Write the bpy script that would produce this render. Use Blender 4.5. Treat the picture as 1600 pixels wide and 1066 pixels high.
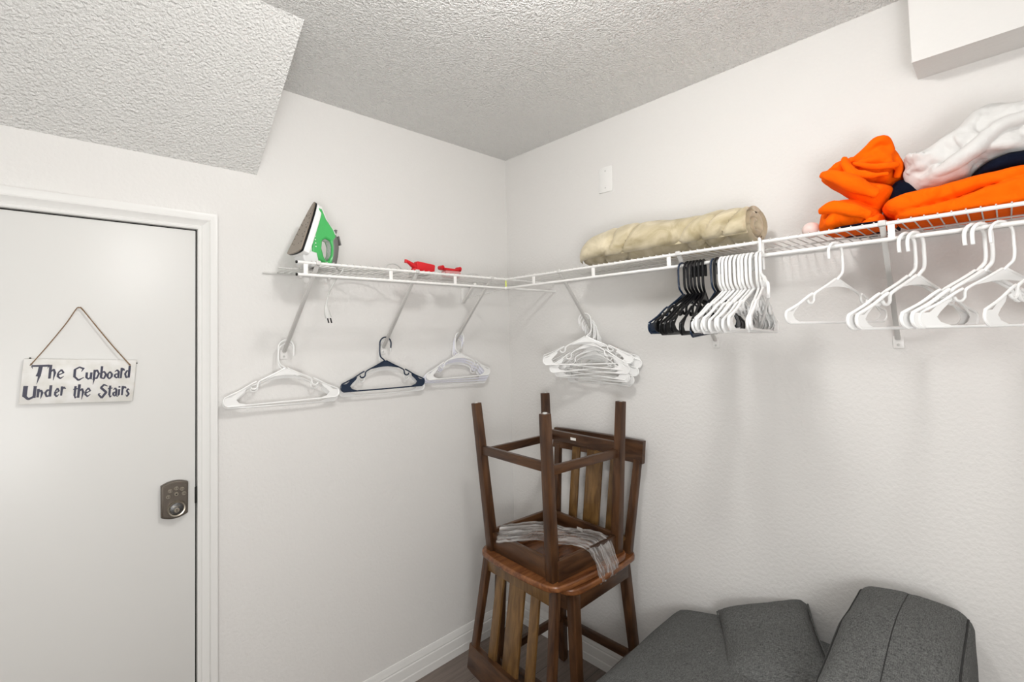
import bpy, bmesh, math, random
from mathutils import Vector, Matrix, noise
R = math.radians
random.seed(7)
for o in list(bpy.data.objects): bpy.data.objects.remove(o)
scn = bpy.context.scene
COL = scn.collection

# ------------------------------------------------------------------ camera, world, lights, exposure
cam_d = bpy.data.cameras.new('camera'); cam = bpy.data.objects.new('camera', cam_d); COL.objects.link(cam)
YAW, PITCH, ROLL = 0.80213, 0.040306, -0.02566
fwd = Vector((math.cos(PITCH)*math.cos(YAW), math.cos(PITCH)*math.sin(YAW), math.sin(PITCH)))
rgt = Vector((math.sin(YAW), -math.cos(YAW), 0)); upv = rgt.cross(fwd)
cR, sR = math.cos(ROLL), math.sin(ROLL)
rr, uu = cR*rgt + sR*upv, -sR*rgt + cR*upv
m = Matrix((rr, uu, -fwd)).transposed().to_4x4(); m.translation = Vector((-1.7852, -1.8684, 1.4884))
cam.matrix_world = m
cam_d.sensor_width = 36.0; cam_d.lens = 36.0*748.24/1600; cam_d.shift_y = -(533-493.1)/1600; cam_d.clip_start = 0.02
scn.camera = cam

w = bpy.data.worlds.new('world'); scn.world = w; w.use_nodes = True
w.node_tree.nodes['Background'].inputs[0].default_value = (1, 1, 1, 1)
w.node_tree.nodes['Background'].inputs[1].default_value = 0.6
scn.view_settings.view_transform = 'Standard'; scn.view_settings.look = 'None'
scn.view_settings.exposure = 0.0; scn.view_settings.gamma = 1.0
scn.view_settings.use_curve_mapping = False
LAMP_STRENGTH = 124.0
FILL_POWER = 28.0
BOUNCE_POWER = 12.5
fill_d = bpy.data.lights.new('fill_light', 'AREA'); fill_d.shape = 'RECTANGLE'; fill_d.size = 1.2; fill_d.size_y = 1.6  # added soft fill behind the camera
fill_d.energy = FILL_POWER; fill_d.color = (1.0, 0.985, 0.96)
fill = bpy.data.objects.new('fill_light', fill_d); COL.objects.link(fill)
fill.location = (-2.1, -2.65, 1.25)
fill.rotation_euler = (Vector((-0.6, -0.4, 0.5)) - Vector(fill.location)).to_track_quat('-Z', 'Y').to_euler()

bn_d = bpy.data.lights.new('bounce_fill', 'AREA'); bn_d.shape = 'DISK'; bn_d.size = .5  # added upward fill to brighten the ceiling, not a real fixture
bn_d.energy = BOUNCE_POWER; bn_d.color = (.985, 0.99, 1.0)
bn = bpy.data.objects.new('bounce_fill', bn_d); COL.objects.link(bn)
bn.location = (-2.0, -2.2, 1.2)
bn.rotation_euler = (Vector((-0.9, -0.7, 2.44)) - Vector(bn.location)).to_track_quat('-Z', 'Y').to_euler()

# ------------------------------------------------------------------ materials
def mat(name, col, rough=0.6, metal=0.0, bump=None, spec=0.5, emit=None, **kw):
    m = bpy.data.materials.new(name); m.use_nodes = True
    nt = m.node_tree; b = nt.nodes['Principled BSDF']
    b.inputs['Base Color'].default_value = (*col, 1); b.inputs['Roughness'].default_value = rough
    b.inputs['Metallic'].default_value = metal; b.inputs['Specular IOR Level'].default_value = spec
    for k, v in kw.items(): b.inputs[k].default_value = v
    if emit: b.inputs['Emission Color'].default_value = (*emit[0], 1); b.inputs['Emission Strength'].default_value = emit[1]
    if bump:   # (scale, distance, strength, detail)
        tc = nt.nodes.new('ShaderNodeTexCoord'); n = nt.nodes.new('ShaderNodeTexNoise'); bp = nt.nodes.new('ShaderNodeBump')
        n.inputs['Scale'].default_value = bump[0]; n.inputs['Detail'].default_value = bump[3]
        bp.inputs['Distance'].default_value = bump[1]; bp.inputs['Strength'].default_value = bump[2]
        nt.links.new(tc.outputs['Object'], n.inputs['Vector']); nt.links.new(n.outputs['Fac'], bp.inputs['Height'])
        nt.links.new(bp.outputs['Normal'], b.inputs['Normal'])
    return m
def mottle(m, c1, c2, scale=(1, 1, 1), nscale=5.0, detail=4.0, lo=.35, hi=.65, distort=0.0):
    nt = m.node_tree; b = nt.nodes['Principled BSDF']
    tc = nt.nodes.new('ShaderNodeTexCoord'); mp = nt.nodes.new('ShaderNodeMapping'); n = nt.nodes.new('ShaderNodeTexNoise'); cr = nt.nodes.new('ShaderNodeValToRGB')
    mp.inputs['Scale'].default_value = scale; n.inputs['Scale'].default_value = nscale; n.inputs['Detail'].default_value = detail
    n.inputs['Distortion'].default_value = distort
    cr.color_ramp.elements[0].position = lo; cr.color_ramp.elements[0].color = (*c1, 1)
    cr.color_ramp.elements[1].position = hi; cr.color_ramp.elements[1].color = (*c2, 1)
    nt.links.new(tc.outputs['Object'], mp.inputs['Vector']); nt.links.new(mp.outputs['Vector'], n.inputs['Vector'])
    nt.links.new(n.outputs['Fac'], cr.inputs['Fac']); nt.links.new(cr.outputs['Color'], b.inputs['Base Color'])
    return m
M = {}
M['wall'] = mat('wall_paint', (.745, .732, .712), .75, bump=(85, .0026, .7, 2.5), spec=.25)
M['ceiling'] = mat('popcorn_ceiling', (.89, .885, .865), .9, bump=(140, .016, 1.0, 2.0), spec=.15)
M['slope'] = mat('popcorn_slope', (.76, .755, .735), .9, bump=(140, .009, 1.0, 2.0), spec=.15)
M['soffit'] = mat('soffit_paint', (.745, .732, .712), .75, bump=(75, .002, .4, 2.5), spec=.25)
M['trim'] = mat('trim_gloss_white', (.77, .765, .745), .35)
M['door'] = mat('door_paint', (.70, .695, .675), .38, bump=(9, .002, .12, 2))
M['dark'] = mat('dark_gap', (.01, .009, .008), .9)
M['wire'] = mat('white_vinyl_wire', (.80, .79, .77), .3)
M['deck'] = mat('white_vinyl_wire_shaded', (.62, .61, .59), .4)  # darker vinyl copy: shade under the deck is put into the colour
M['brace'] = mat('grey_white_steel', (.60, .59, .57), .4)
M['wh'] = mat('white_plastic', (.86, .86, .85), .28)
M['wh_tint'] = mat('white_plastic_lilac', (.80, .80, .88), .3)
M['blk'] = mat('black_plastic', (.004, .004, .005), .4, spec=.25)
M['navy'] = mat('navy_plastic', (.006, .018, .045), .25)
M['green_clip'] = mat('lime_clip', (.55, .62, .12), .4)
def wood(nm, c1, c2, sc): return mottle(mat(nm, c1, .33, spec=.4), c1, c2, sc, 3.0, 5, .3, .72, .6)
WD1, WD2 = (.028, .011, .005), (.105, .047, .019)
M['wood'] = wood('brown_stained_wood', WD1, WD2, (14, 14, 2.0))
M['wood_x'] = wood('brown_stained_wood_lengthwise', WD1, WD2, (2.0, 14, 14))
M['wood_y'] = wood('brown_stained_wood_crosswise', WD1, WD2, (14, 2.0, 14))
M['wood_red'] = mottle(mat('seat_stained_wood', (.2, .07, .02), .22), (.085, .028, .010), (.25, .095, .032), (4, 22, 22), 2.5, 5, .3, .7, .6)
M['wood_gold'] = mottle(mat('slat_stained_wood', (.2, .12, .04), .3), (.075, .036, .011), (.205, .110, .036), (16, 16, 2.2), 3.0, 5, .3, .72, .8)
M['sofa'] = None
M['seam'] = mat('seam_groove_shade', (.018, .018, .018), .9)  # near-black because the shade of the seam grooves is put into the colour
M['label'] = mat('white_label', (.85, .84, .8), .5)
M['bronze'] = mat('satin_bronze', (.135, .115, .095), .42, .6)
M['nickel'] = mat('satin_nickel', (.40, .36, .30), .32, .85)
M['steel'] = mat('dark_steel', (.12, .12, .12), .4, .8)
M['rope'] = mat('jute_rope', (.25, .155, .085), .9, bump=(400, .002, 1, 2))
M['sign'] = mottle(mat('whitewashed_board', (.7, .69, .66), .45), (.66, .645, .60), (.76, .75, .73), (1, 1, 1), 30, 3)
M['ink'] = mat('dark_slate_ink', (.022, .022, .05), .5)
M['green'] = mat('green_plastic', (.06, .42, .11), .3)
M['irongrey'] = mat('grey_rubber', (.13, .125, .12), .5)
M['sole'] = mat('soleplate', (.30, .255, .21), .35, .7)
M['clear'] = mat('smoky_clear_plastic', (.75, .76, .76), .15)
M['cord'] = mat('grey_cord', (.55, .55, .53), .5)
M['red'] = mat('red_plastic', (.62, .006, .014), .4)
M['pinkred'] = mat('pinkish_clear_plastic', (.62, .28, .28), .3)
M['pink'] = mat('pale_pink_plastic', (.78, .62, .58), .35)
M['plate'] = mat('cover_plate', (.82, .815, .795), .35)
M['glow'] = mat('lamp_glass', (.9, .9, .9), .4, emit=((1.0, .985, .96), LAMP_STRENGTH))
M['blanket'] = mottle(mat('beige_plush', (.6, .52, .36), .85, bump=(55, .004, .6, 4)), (.38, .315, .185), (.68, .60, .435), (1, 1, 1), 9, 4, .32, .66, 1.2)
M['blanket'].node_tree.nodes['Principled BSDF'].inputs['Sheen Weight'].default_value = .2
M['orange'] = mat('orange_fabric', (.93, .125, .001), .95, bump=(38, .008, .5, 4), spec=.1)
M['whitecloth'] = mat('white_fabric', (.64, .63, .615), .9, bump=(22, .010, .5, 4), spec=.2)
M['navycloth'] = mat('navy_fabric', (.004, .006, .016), .95, bump=(60, .006, .5, 3), spec=.1)
# sofa fabric: woven grey
m = mat('charcoal_woven', (.08, .08, .08), .92, spec=.2); M['sofa'] = m
nt = m.node_tree; b = nt.nodes['Principled BSDF']; tc = nt.nodes.new('ShaderNodeTexCoord'); outs = []
for sc in ((60, 380, 380), (380, 60, 380)):
    mp = nt.nodes.new('ShaderNodeMapping'); mp.inputs['Scale'].default_value = sc; n = nt.nodes.new('ShaderNodeTexNoise')
    n.inputs['Scale'].default_value = 1.6; n.inputs['Detail'].default_value = 2
    nt.links.new(tc.outputs['Object'], mp.inputs[0]); nt.links.new(mp.outputs[0], n.inputs['Vector']); outs.append(n.outputs['Fac'])
ad = nt.nodes.new('ShaderNodeMath'); ad.operation = 'ADD'; nt.links.new(outs[0], ad.inputs[0]); nt.links.new(outs[1], ad.inputs[1])
hf = nt.nodes.new('ShaderNodeMath'); hf.operation = 'MULTIPLY'; hf.inputs[1].default_value = .5; nt.links.new(ad.outputs[0], hf.inputs[0])
cr = nt.nodes.new('ShaderNodeValToRGB'); cr.color_ramp.elements[0].position = .36; cr.color_ramp.elements[0].color = (.050, .051, .050, 1)
cr.color_ramp.elements[1].position = .64; cr.color_ramp.elements[1].color = (.165, .168, .164, 1)
nt.links.new(hf.outputs[0], cr.inputs[0]); nt.links.new(cr.outputs[0], b.inputs['Base Color'])
bp = nt.nodes.new('ShaderNodeBump'); bp.inputs['Distance'].default_value = .0015; bp.inputs['Strength'].default_value = .5
nt.links.new(hf.outputs[0], bp.inputs['Height']); nt.links.new(bp.outputs[0], b.inputs['Normal'])
# floor planks
m = mat('grey_brown_planks', (.2, .17, .14), .42); M['floor'] = m
nt = m.node_tree; b = nt.nodes['Principled BSDF']; tc = nt.nodes.new('ShaderNodeTexCoord'); br = nt.nodes.new('ShaderNodeTexBrick')
mp = nt.nodes.new('ShaderNodeMapping'); mp.inputs['Rotation'].default_value = (0, 0, 0)
br.inputs['Scale'].default_value = 1.0; br.inputs['Brick Width'].default_value = 1.2; br.inputs['Row Height'].default_value = .18
br.inputs['Mortar Size'].default_value = .0012; br.inputs['Color1'].default_value = (.16, .125, .105, 1); br.inputs['Color2'].default_value = (.235, .19, .165, 1)
br.inputs['Mortar'].default_value = (.05, .04, .035, 1)
nt.links.new(tc.outputs['Object'], mp.inputs[0]); nt.links.new(mp.outputs[0], br.inputs['Vector'])
mp2 = nt.nodes.new('ShaderNodeMapping'); mp2.inputs['Scale'].default_value = (1.5, 22, 1); n = nt.nodes.new('ShaderNodeTexNoise'); n.inputs['Scale'].default_value = 3; n.inputs['Detail'].default_value = 6
n.inputs['Distortion'].default_value = .8
nt.links.new(tc.outputs['Object'], mp2.inputs[0]); nt.links.new(mp2.outputs[0], n.inputs['Vector'])
mx = nt.nodes.new('ShaderNodeMix'); mx.data_type = 'RGBA'; mx.blend_type = 'MULTIPLY'; mx.inputs[0].default_value = .8
c2 = nt.nodes.new('ShaderNodeValToRGB'); c2.color_ramp.elements[0].position = .3; c2.color_ramp.elements[0].color = (.6, .58, .56, 1); c2.color_ramp.elements[1].position = .7
nt.links.new(n.outputs['Fac'], c2.inputs[0]); nt.links.new(br.outputs['Color'], mx.inputs[6]); nt.links.new(c2.outputs[0], mx.inputs[7]); nt.links.new(mx.outputs[2], b.inputs['Base Color'])
# stretch wrap film
m = bpy.data.materials.new('stretch_wrap_film'); m.use_nodes = True; M['film'] = m
nt = m.node_tree; nt.nodes.clear(); out = nt.nodes.new('ShaderNodeOutputMaterial')
tr = nt.nodes.new('ShaderNodeBsdfTransparent'); pb = nt.nodes.new('ShaderNodeBsdfPrincipled'); ms = nt.nodes.new('ShaderNodeMixShader')
pb.inputs['Base Color'].default_value = (.70, .68, .66, 1); pb.inputs['Roughness'].default_value = .18; pb.inputs['Specular IOR Level'].default_value = .9
tc = nt.nodes.new('ShaderNodeUVMap'); mp = nt.nodes.new('ShaderNodeMapping'); mp.inputs['Scale'].default_value = (.5, 4.5, 1)
n = nt.nodes.new('ShaderNodeTexNoise'); n.inputs['Scale'].default_value = 2.2; n.inputs['Detail'].default_value = 5; n.inputs['Distortion'].default_value = .7
cr = nt.nodes.new('ShaderNodeValToRGB'); cr.color_ramp.elements[0].position = .40; cr.color_ramp.elements[0].color = (.14, .14, .14, 1)
cr.color_ramp.elements[1].position = .70; cr.color_ramp.elements[1].color = (.70, .70, .70, 1)
bp = nt.nodes.new('ShaderNodeBump'); bp.inputs['Distance'].default_value = .006; bp.inputs['Strength'].default_value = .9
nt.links.new(tc.outputs[0], mp.inputs[0]); nt.links.new(mp.outputs[0], n.inputs['Vector']); nt.links.new(n.outputs['Fac'], cr.inputs[0])
nt.links.new(n.outputs['Fac'], bp.inputs['Height']); nt.links.new(bp.outputs[0], pb.inputs['Normal'])
nt.links.new(cr.outputs[0], ms.inputs[0]); nt.links.new(tr.outputs[0], ms.inputs[1]); nt.links.new(pb.outputs[0], ms.inputs[2]); nt.links.new(ms.outputs[0], out.inputs[0])

# ------------------------------------------------------------------ mesh helpers
def tag(o, label=None, cat=None, group=None, kind=None):
    if label: o['label'] = label
    if cat: o['category'] = cat
    if group: o['group'] = group
    if kind: o['kind'] = kind
    return o
def empty(name, loc=(0, 0, 0), rot=(0, 0, 0)):
    o = bpy.data.objects.new(name, None); COL.objects.link(o); o.location = loc; o.rotation_euler = rot; o.empty_display_size = .05
    return o
def finish(bm, name, material, parent=None, sharp=35, loc=None, rot=None):
    bmesh.ops.recalc_face_normals(bm, faces=bm.faces)
    for f in bm.faces: f.smooth = True
    lim = R(sharp)
    for e in bm.edges:
        if len(e.link_faces) == 2 and e.calc_face_angle(0) > lim: e.smooth = False
    me = bpy.data.meshes.new(name); bm.to_mesh(me); bm.free()
    me.materials.append(material)
    o = bpy.data.objects.new(name, me); COL.objects.link(o)
    if loc is not None: o.location = loc
    if rot is not None: o.rotation_euler = rot
    if parent is not None: o.parent = parent
    return o
def NB(): return bmesh.new()
def box(bm, c, s, rot=None, bev=0.0, seg=2):
    r = bmesh.ops.create_cube(bm, size=1.0)
    vs = r['verts']
    for v in vs: v.co = Vector((v.co.x*s[0], v.co.y*s[1], v.co.z*s[2]))
    if bev > 0:
        es = list({e for v in vs for e in v.link_edges})
        r2 = bmesh.ops.bevel(bm, geom=es, offset=bev, segments=seg, affect='EDGES', profile=.5)
        vs = list({v for f in r2['faces'] for v in f.verts} | {v for v in vs if v.is_valid})
    mt = (rot.to_4x4() if rot is not None else Matrix.Identity(4))
    for v in vs: v.co = mt @ v.co + Vector(c)
    return vs
def boxm(bm, a, b, bev=0.0):
    a, b = Vector(a), Vector(b); return box(bm, (a+b)/2, [abs(x) for x in (b-a)], None, bev)
def beam(bm, p0, p1, w0, w1=None, up=(1, 0, 0), bev=.002):
    """square post from p0 to p1; w0/w1 = (width along side axis, width along other axis)"""
    w1 = w1 or w0; p0, p1 = Vector(p0), Vector(p1); d = (p1-p0).normalized()
    a = Vector(up); a = (a - d*a.dot(d)).normalized(); c = d.cross(a)
    vs = []
    for p, ww in ((p0, w0), (p1, w1)):
        for i, j in ((-1, -1), (1, -1), (1, 1), (-1, 1)): vs.append(bm.verts.new(p + a*i*ww[0]/2 + c*j*ww[1]/2))
    fs = [(0, 1, 2, 3), (7, 6, 5, 4)] + [(i, i+4, (i+1) % 4+4, (i+1) % 4) for i in range(4)]
    faces = [bm.faces.new([vs[k] for k in f]) for f in fs]
    if bev: bmesh.ops.bevel(bm, geom=list({e for f in faces for e in f.edges}), offset=bev, segments=2, affect='EDGES', profile=.5)
def tube(bm, pts, r, seg=8, closed=False, caps=True, flat=None):
    """flat=(normal vector, ratio): squash the section along the normal"""
    P = [Vector(p) for p in pts]; n = len(P); rings = []
    rs = r if isinstance(r, (list, tuple)) else [r]*n
    t0 = (P[1]-P[0]).normalized(); ref = Vector((0, 0, 1)) if abs(t0.z) < .9 else Vector((1, 0, 0))
    if flat: ref = Vector(flat[0])
    a = (ref - t0*ref.dot(t0)).normalized()
    for i in range(n):
        if closed: t = (P[(i+1) % n]-P[i-1]).normalized()
        else: t = (P[min(i+1, n-1)]-P[max(i-1, 0)]).normalized()
        if flat: a2 = ref - t*ref.dot(t)
        else: a2 = a - t*a.dot(t)
        a = a2.normalized() if a2.length > 1e-6 else a
        c = t.cross(a)
        fa = flat[1] if flat else 1
        rings.append([bm.verts.new(P[i] + a*math.cos(2*math.pi*k/seg)*rs[i]*fa + c*math.sin(2*math.pi*k/seg)*rs[i]) for k in range(seg)])
    for i in range(n if closed else n-1):
        A, B = rings[i], rings[(i+1) % n]
        for k in range(seg): bm.faces.new((A[k], A[(k+1) % seg], B[(k+1) % seg], B[k]))
    if caps and not closed: bm.faces.new(rings[0][::-1]); bm.faces.new(rings[-1])
def spline(pts, n=8, closed=False):
    P = [Vector(p) for p in pts]; out = []; N = len(P)
    rng = range(N) if closed else range(N-1)
    for i in rng:
        p0 = P[(i-1) % N] if closed or i > 0 else P[0]; p1 = P[i]; p2 = P[(i+1) % N]; p3 = P[(i+2) % N] if closed or i+2 < N else P[-1]
        for k in range(n):
            t = k/n
            out.append(.5*((2*p1) + (-p0+p2)*t + (2*p0-5*p1+4*p2-p3)*t*t + (-p0+3*p1-3*p2+p3)*t**3))
    if not closed: out.append(P[-1])
    return out
def lathe(bm, prof, seg=32, M4=None):
    """prof [(r,z)...] about local z"""
    M4 = M4 or Matrix.Identity(4); rings = []
    for r, z in prof:
        rings.append([bm.verts.new(M4 @ Vector((max(r, 1e-5)*math.cos(2*math.pi*k/seg), max(r, 1e-5)*math.sin(2*math.pi*k/seg), z))) for k in range(seg)])
    for A, B in zip(rings, rings[1:]):
        for k in range(seg): bm.faces.new((A[k], A[(k+1) % seg], B[(k+1) % seg], B[k]))
    bm.faces.new(rings[0][::-1]); bm.faces.new(rings[-1])
def plate2d(bm, loops, depth, bevel, M4=None, res=0):
    """filled 2-D outline(s) with holes, thickened: loops in (x,y), thickness along local z"""
    cu = bpy.data.curves.new('tmp', 'CURVE'); cu.dimensions = '2D'; cu.fill_mode = 'BOTH'
    cu.extrude = max(depth/2-bevel, 0.00001); cu.bevel_depth = bevel; cu.bevel_resolution = 2; cu.offset = -bevel
    for lp in loops:
        sp = cu.splines.new('POLY'); sp.points.add(len(lp)-1); sp.use_cyclic_u = True
        for q, p in zip(sp.points, lp): q.co = (p[0], p[1], 0, 1)
    ob = bpy.data.objects.new('tmp', cu); me = bpy.data.meshes.new_from_object(ob)
    n0 = len(bm.verts); bm.from_mesh(me); bm.verts.ensure_lookup_table()
    if M4 is not None:
        for v in list(bm.verts)[n0:]: v.co = M4 @ v.co
    bpy.data.objects.remove(ob); bpy.data.meshes.remove(me); bpy.data.curves.remove(cu)
def text_mesh(bm, s, size, M4, depth=.0004):
    cu = bpy.data.curves.new('tmp', 'FONT'); cu.body = s; cu.size = size; cu.extrude = depth; cu.align_x = 'CENTER'; cu.align_y = 'CENTER'
    ob = bpy.data.objects.new('tmp', cu); me = bpy.data.meshes.new_from_object(ob)
    n0 = len(bm.verts); bm.from_mesh(me); bm.verts.ensure_lookup_table()
    for v in list(bm.verts)[n0:]: v.co = M4 @ v.co
    bpy.data.objects.remove(ob); bpy.data.meshes.remove(me); bpy.data.curves.remove(cu)
def sweep_profile(bm, prof, path_a, path_b, ax_out, ax_up):
    """moulding: 2-D profile (out, up) swept straight between two points"""
    A, B, o, u = Vector(path_a), Vector(path_b), Vector(ax_out), Vector(ax_up)
    va = [bm.verts.new(A + o*p[0] + u*p[1]) for p in prof]; vb = [bm.verts.new(B + o*p[0] + u*p[1]) for p in prof]
    n = len(prof)
    for i in range(n): bm.faces.new((va[i], va[(i+1) % n], vb[(i+1) % n], vb[i]))
    bm.faces.new(va[::-1]); bm.faces.new(vb)
def softbox(size, r, n=14, bulge=(0, 0, 0), fn=None):
    """closed cushion mesh: rounded box with optional bulge and a displacement fn(co, normal)->co"""
    bm = NB(); bmesh.ops.create_cube(bm, size=2.0)
    bmesh.ops.subdivide_edges(bm, edges=bm.edges[:], cuts=n, use_grid_fill=True)
    hx, hy, hz = size[0]/2, size[1]/2, size[2]/2
    for v in bm.verts:
        c = v.co; q = Vector((c.x*hx, c.y*hy, c.z*hz))
        core = Vector((max(-hx+r, min(hx-r, q.x)), max(-hy+r, min(hy-r, q.y)), max(-hz+r, min(hz-r, q.z))))
        d = q-core
        if d.length > 1e-9: q = core + d.normalized()*r
        ux, uy, uz = c.x, c.y, c.z
        q.x += math.copysign(bulge[0], ux)*(1-uy*uy)*(1-uz*uz)*abs(ux)
        q.y += math.copysign(bulge[1], uy)*(1-ux*ux)*(1-uz*uz)*abs(uy)
        q.z += math.copysign(bulge[2], uz)*(1-ux*ux)*(1-uy*uy)*abs(uz)
        v.co = q
    if fn:
        bm.normal_update(); N = {v: v.normal.copy() for v in bm.verts}
        for v in bm.verts: v.co = fn(v.co.copy(), N[v])
    return bm
def nz(p, s, seed=0): return noise.noise(Vector((p[0]*s+seed, p[1]*s+seed*.7, p[2]*s-seed)))
def ridg(p, s, seed=0): return 1-abs(nz(p, s, seed))*2.2

def struct(o): o['kind'] = 'structure'; return o

# ------------------------------------------------------------------ room shell
H = 2.44; XW, YW = -2.75, -2.75; T = .1
DX1, DX0, DTOP = -1.4326, -2.2446, 1.8667      # door opening
bm = NB()
boxm(bm, (DX1+.012, 0, -.0), (T, T, H+T)); boxm(bm, (DX0-.012, 0, DTOP+.012), (DX1+.012, T, H+T)); boxm(bm, (XW-T, 0, 0), (DX0-.012, T, H+T))
struct(finish(bm, 'wall_left', M['wall']))
bm = NB(); boxm(bm, (0, YW-T, 0), (T, 0, H+T)); struct(finish(bm, 'wall_right', M['wall']))
bm = NB(); boxm(bm, (XW-T, YW-T, 0), (XW, 0, H+T)); struct(finish(bm, 'wall_back', M['wall']))
bm = NB(); boxm(bm, (XW, YW-T, 0), (0, YW, H+T)); struct(finish(bm, 'wall_front', M['wall']))
bm = NB(); boxm(bm, (XW-T, YW-T, -T), (T, T, 0)); struct(finish(bm, 'floor', M['floor']))
bm = NB(); boxm(bm, (XW, YW, H), (0, 0, H+T)); struct(finish(bm, 'ceiling', M['ceiling']))
# sloped underside of the stairs over the door
bm = NB(); prof = [(0, 2.092), (-.46, H), (0, H)]
sweep_profile(bm, prof, (XW, 0, 0), (-1.249, 0, 0), (0, 1, 0), (0, 0, 1)); struct(finish(bm, 'ceiling_slope', M['slope']))
# boxed soffit on the right wall
bm = NB(); boxm(bm, (-.128, YW, 2.19), (0, -1.722, H)); struct(finish(bm, 'wall_soffit', M['soffit']))
# dark sheet and strips standing in for the shade inside the door gap
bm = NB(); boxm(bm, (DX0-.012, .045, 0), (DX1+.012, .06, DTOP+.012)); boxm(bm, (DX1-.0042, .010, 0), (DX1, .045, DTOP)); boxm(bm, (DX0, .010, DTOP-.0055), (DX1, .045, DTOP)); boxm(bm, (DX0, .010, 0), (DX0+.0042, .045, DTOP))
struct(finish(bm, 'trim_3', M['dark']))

# door casing (moulded), jamb
cas = [(0, 0), (.010, 0), (.012, .004), (.0125, .010), (.009, .0125), (.011, .016), (.015, .026), (.0185, .031), (.016, .036), (.0175, .044), (.019, .052), (.0185, .0555), (0, .0562)]
def casing(name, pts_in, pts_out):
    pass
bm = NB()
# right leg, mitred: profile "up" axis points +x away from the opening
def mitre_casing(bm):
    # outline path: bottom-right -> top-right -> top-left -> bottom-left, profile offset outwards
    path = [((DX1, 0), (1, 0)), ((DX1, DTOP), (1, 1)), ((DX0, DTOP), (-1, 1)), ((DX0, 0), (-1, 0))]
    rings = []
    for (x, z), (ox, oz) in path:
        rings.append([bm.verts.new((x + ox*(p[1]+.0), -p[0], z + oz*p[1])) for p in cas])
    n = len(cas)
    for A, B in zip(rings, rings[1:]):
        for i in range(n): bm.faces.new((A[i], A[(i+1) % n], B[(i+1) % n], B[i]))
    bm.faces.new(rings[0][::-1]); bm.faces.new(rings[-1])
mitre_casing(bm)
struct(finish(bm, 'trim_1', M['trim'], sharp=20))
bm = NB()
boxm(bm, (DX1, -.001, 0), (DX1+.012, .045, DTOP+.012)); boxm(bm, (DX0-.012, -.001, 0), (DX0, .045, DTOP+.012)); boxm(bm, (DX0, -.001, DTOP), (DX1, .045, DTOP+.012))
struct(finish(bm, 'trim_2', M['trim']))

# baseboards
bb = [(0, 0), (.0165, 0), (.0165, .033), (.0145, .037), (.0135, .062), (.0125, .074), (.0095, .078), (.0100, .083), (.0065, .096), (.0050, .104), (.0028, .109), (0, .110)]
bm = NB(); sweep_profile(bm, bb, (DX1+.0565, 0, 0), (0, 0, 0), (0, -1, 0), (0, 0, 1)); struct(finish(bm, 'baseboard_left', M['trim'], sharp=20))
bm = NB(); sweep_profile(bm, bb, (0, -.0, 0), (0, YW, 0), (-1, 0, 0), (0, 0, 1)); struct(finish(bm, 'baseboard_right', M['trim'], sharp=20))

# door slab
door = empty('door_1', ((DX0+DX1)/2, 0, 0)); struct(door); tag(door, 'flat white door with a keypad lock and a hanging sign', 'door')
bm = NB(); box(bm, (0, .0205, DTOP/2+.003), (DX1-DX0-.0085, .037, DTOP-.0085-.006), bev=.0015); finish(bm, 'door_panel', M['door'], door)
bm = NB(); box(bm, (DX1-(DX0+DX1)/2-.003, .008, .992), (.0062, .016, .052), bev=.0005); finish(bm, 'latch_plate', M['dark'], door)

# ------------------------------------------------------------------ keypad lock
lock = empty('keypad_lock', (-1.495, 0.002, .995)); tag(lock, 'bronze keypad deadbolt lock on the white door', 'lock')
MW = Matrix.Rotation(R(90), 4, 'X')      # local (x,y) plate -> (x,z), thickness along -y..+y
hw, hh = .0355, .0485; out = []
for k in range(17): t = -1+k/8; out.append((hw*t*.985, -hh-.010*(1-t*t)))
for k in range(17): t = 1-k/8; out.append((hw*t, hh+.010*(1-t*t)))
bm = NB(); plate2d(bm, [out], .020, .0035, Matrix.Translation((0, -.010, 0)) @ MW); finish(bm, 'faceplate', M['bronze'], lock, 50)
bm = NB(); plate2d(bm, [[(x*.90, z*.91) for x, z in out]], .004, .0012, Matrix.Translation((0, -.0205, 0)) @ MW); finish(bm, 'keypad_panel', M['bronze'], lock, 50)
yx = Matrix.Rotation(R(90), 4, 'X')
btn = [(-.018, .014, '9 0'), (-.013, .031, '1 2'), (.003, .036, '3 4'), (.018, .031, '5 6'), (.023, .016, '7 8'), (.003, .018, None)]
for x, z, s in btn:
    bm = NB(); lathe(bm, [(.0062, -.002), (.0062, .0018), (.0052, .003), (0, .003)], 24, Matrix.Translation((x, -.0225, z)) @ yx); bt = finish(bm, 'button', M['nickel'], lock)
    bm = NB()
    if s: text_mesh(bm, s, .0065, Matrix.Translation((x, -.0258, z)) @ yx)
    else: lathe(bm, [(.0022, 0), (.0022, .0006), (0, .0006)], 16, Matrix.Translation((x, -.0253, z)) @ yx)
    d = finish(bm, 'button_mark', M['dark'], bt)
CX, CZ = .003, -.026
bm = NB(); lathe(bm, [(.0245, -.003), (.0245, .006), (.0225, .010), (.019, .009), (.018, .005), (0, .005)], 48, Matrix.Translation((CX, -.0225, CZ)) @ yx); finish(bm, 'cylinder_ring', M['nickel'], lock)
bm = NB(); lathe(bm, [(.0175, 0), (.0175, .0075), (.016, .0085), (0, .0085)], 40, Matrix.Translation((CX, -.0225, CZ)) @ yx); cyl = finish(bm, 'lock_cylinder', M['steel'], lock)
bm = NB(); lathe(bm, [(.0075, 0), (.0075, .0025), (.0065, .0032), (0, .0032)], 28, Matrix.Translation((CX, -.0305, CZ-.004)) @ yx); finish(bm, 'key_plug', M['nickel'], cyl)
bm = NB(); box(bm, (CX, -.0340, CZ-.004), (.0014, .0014, .009)); finish(bm, 'keyhole', M['dark'], cyl)
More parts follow.
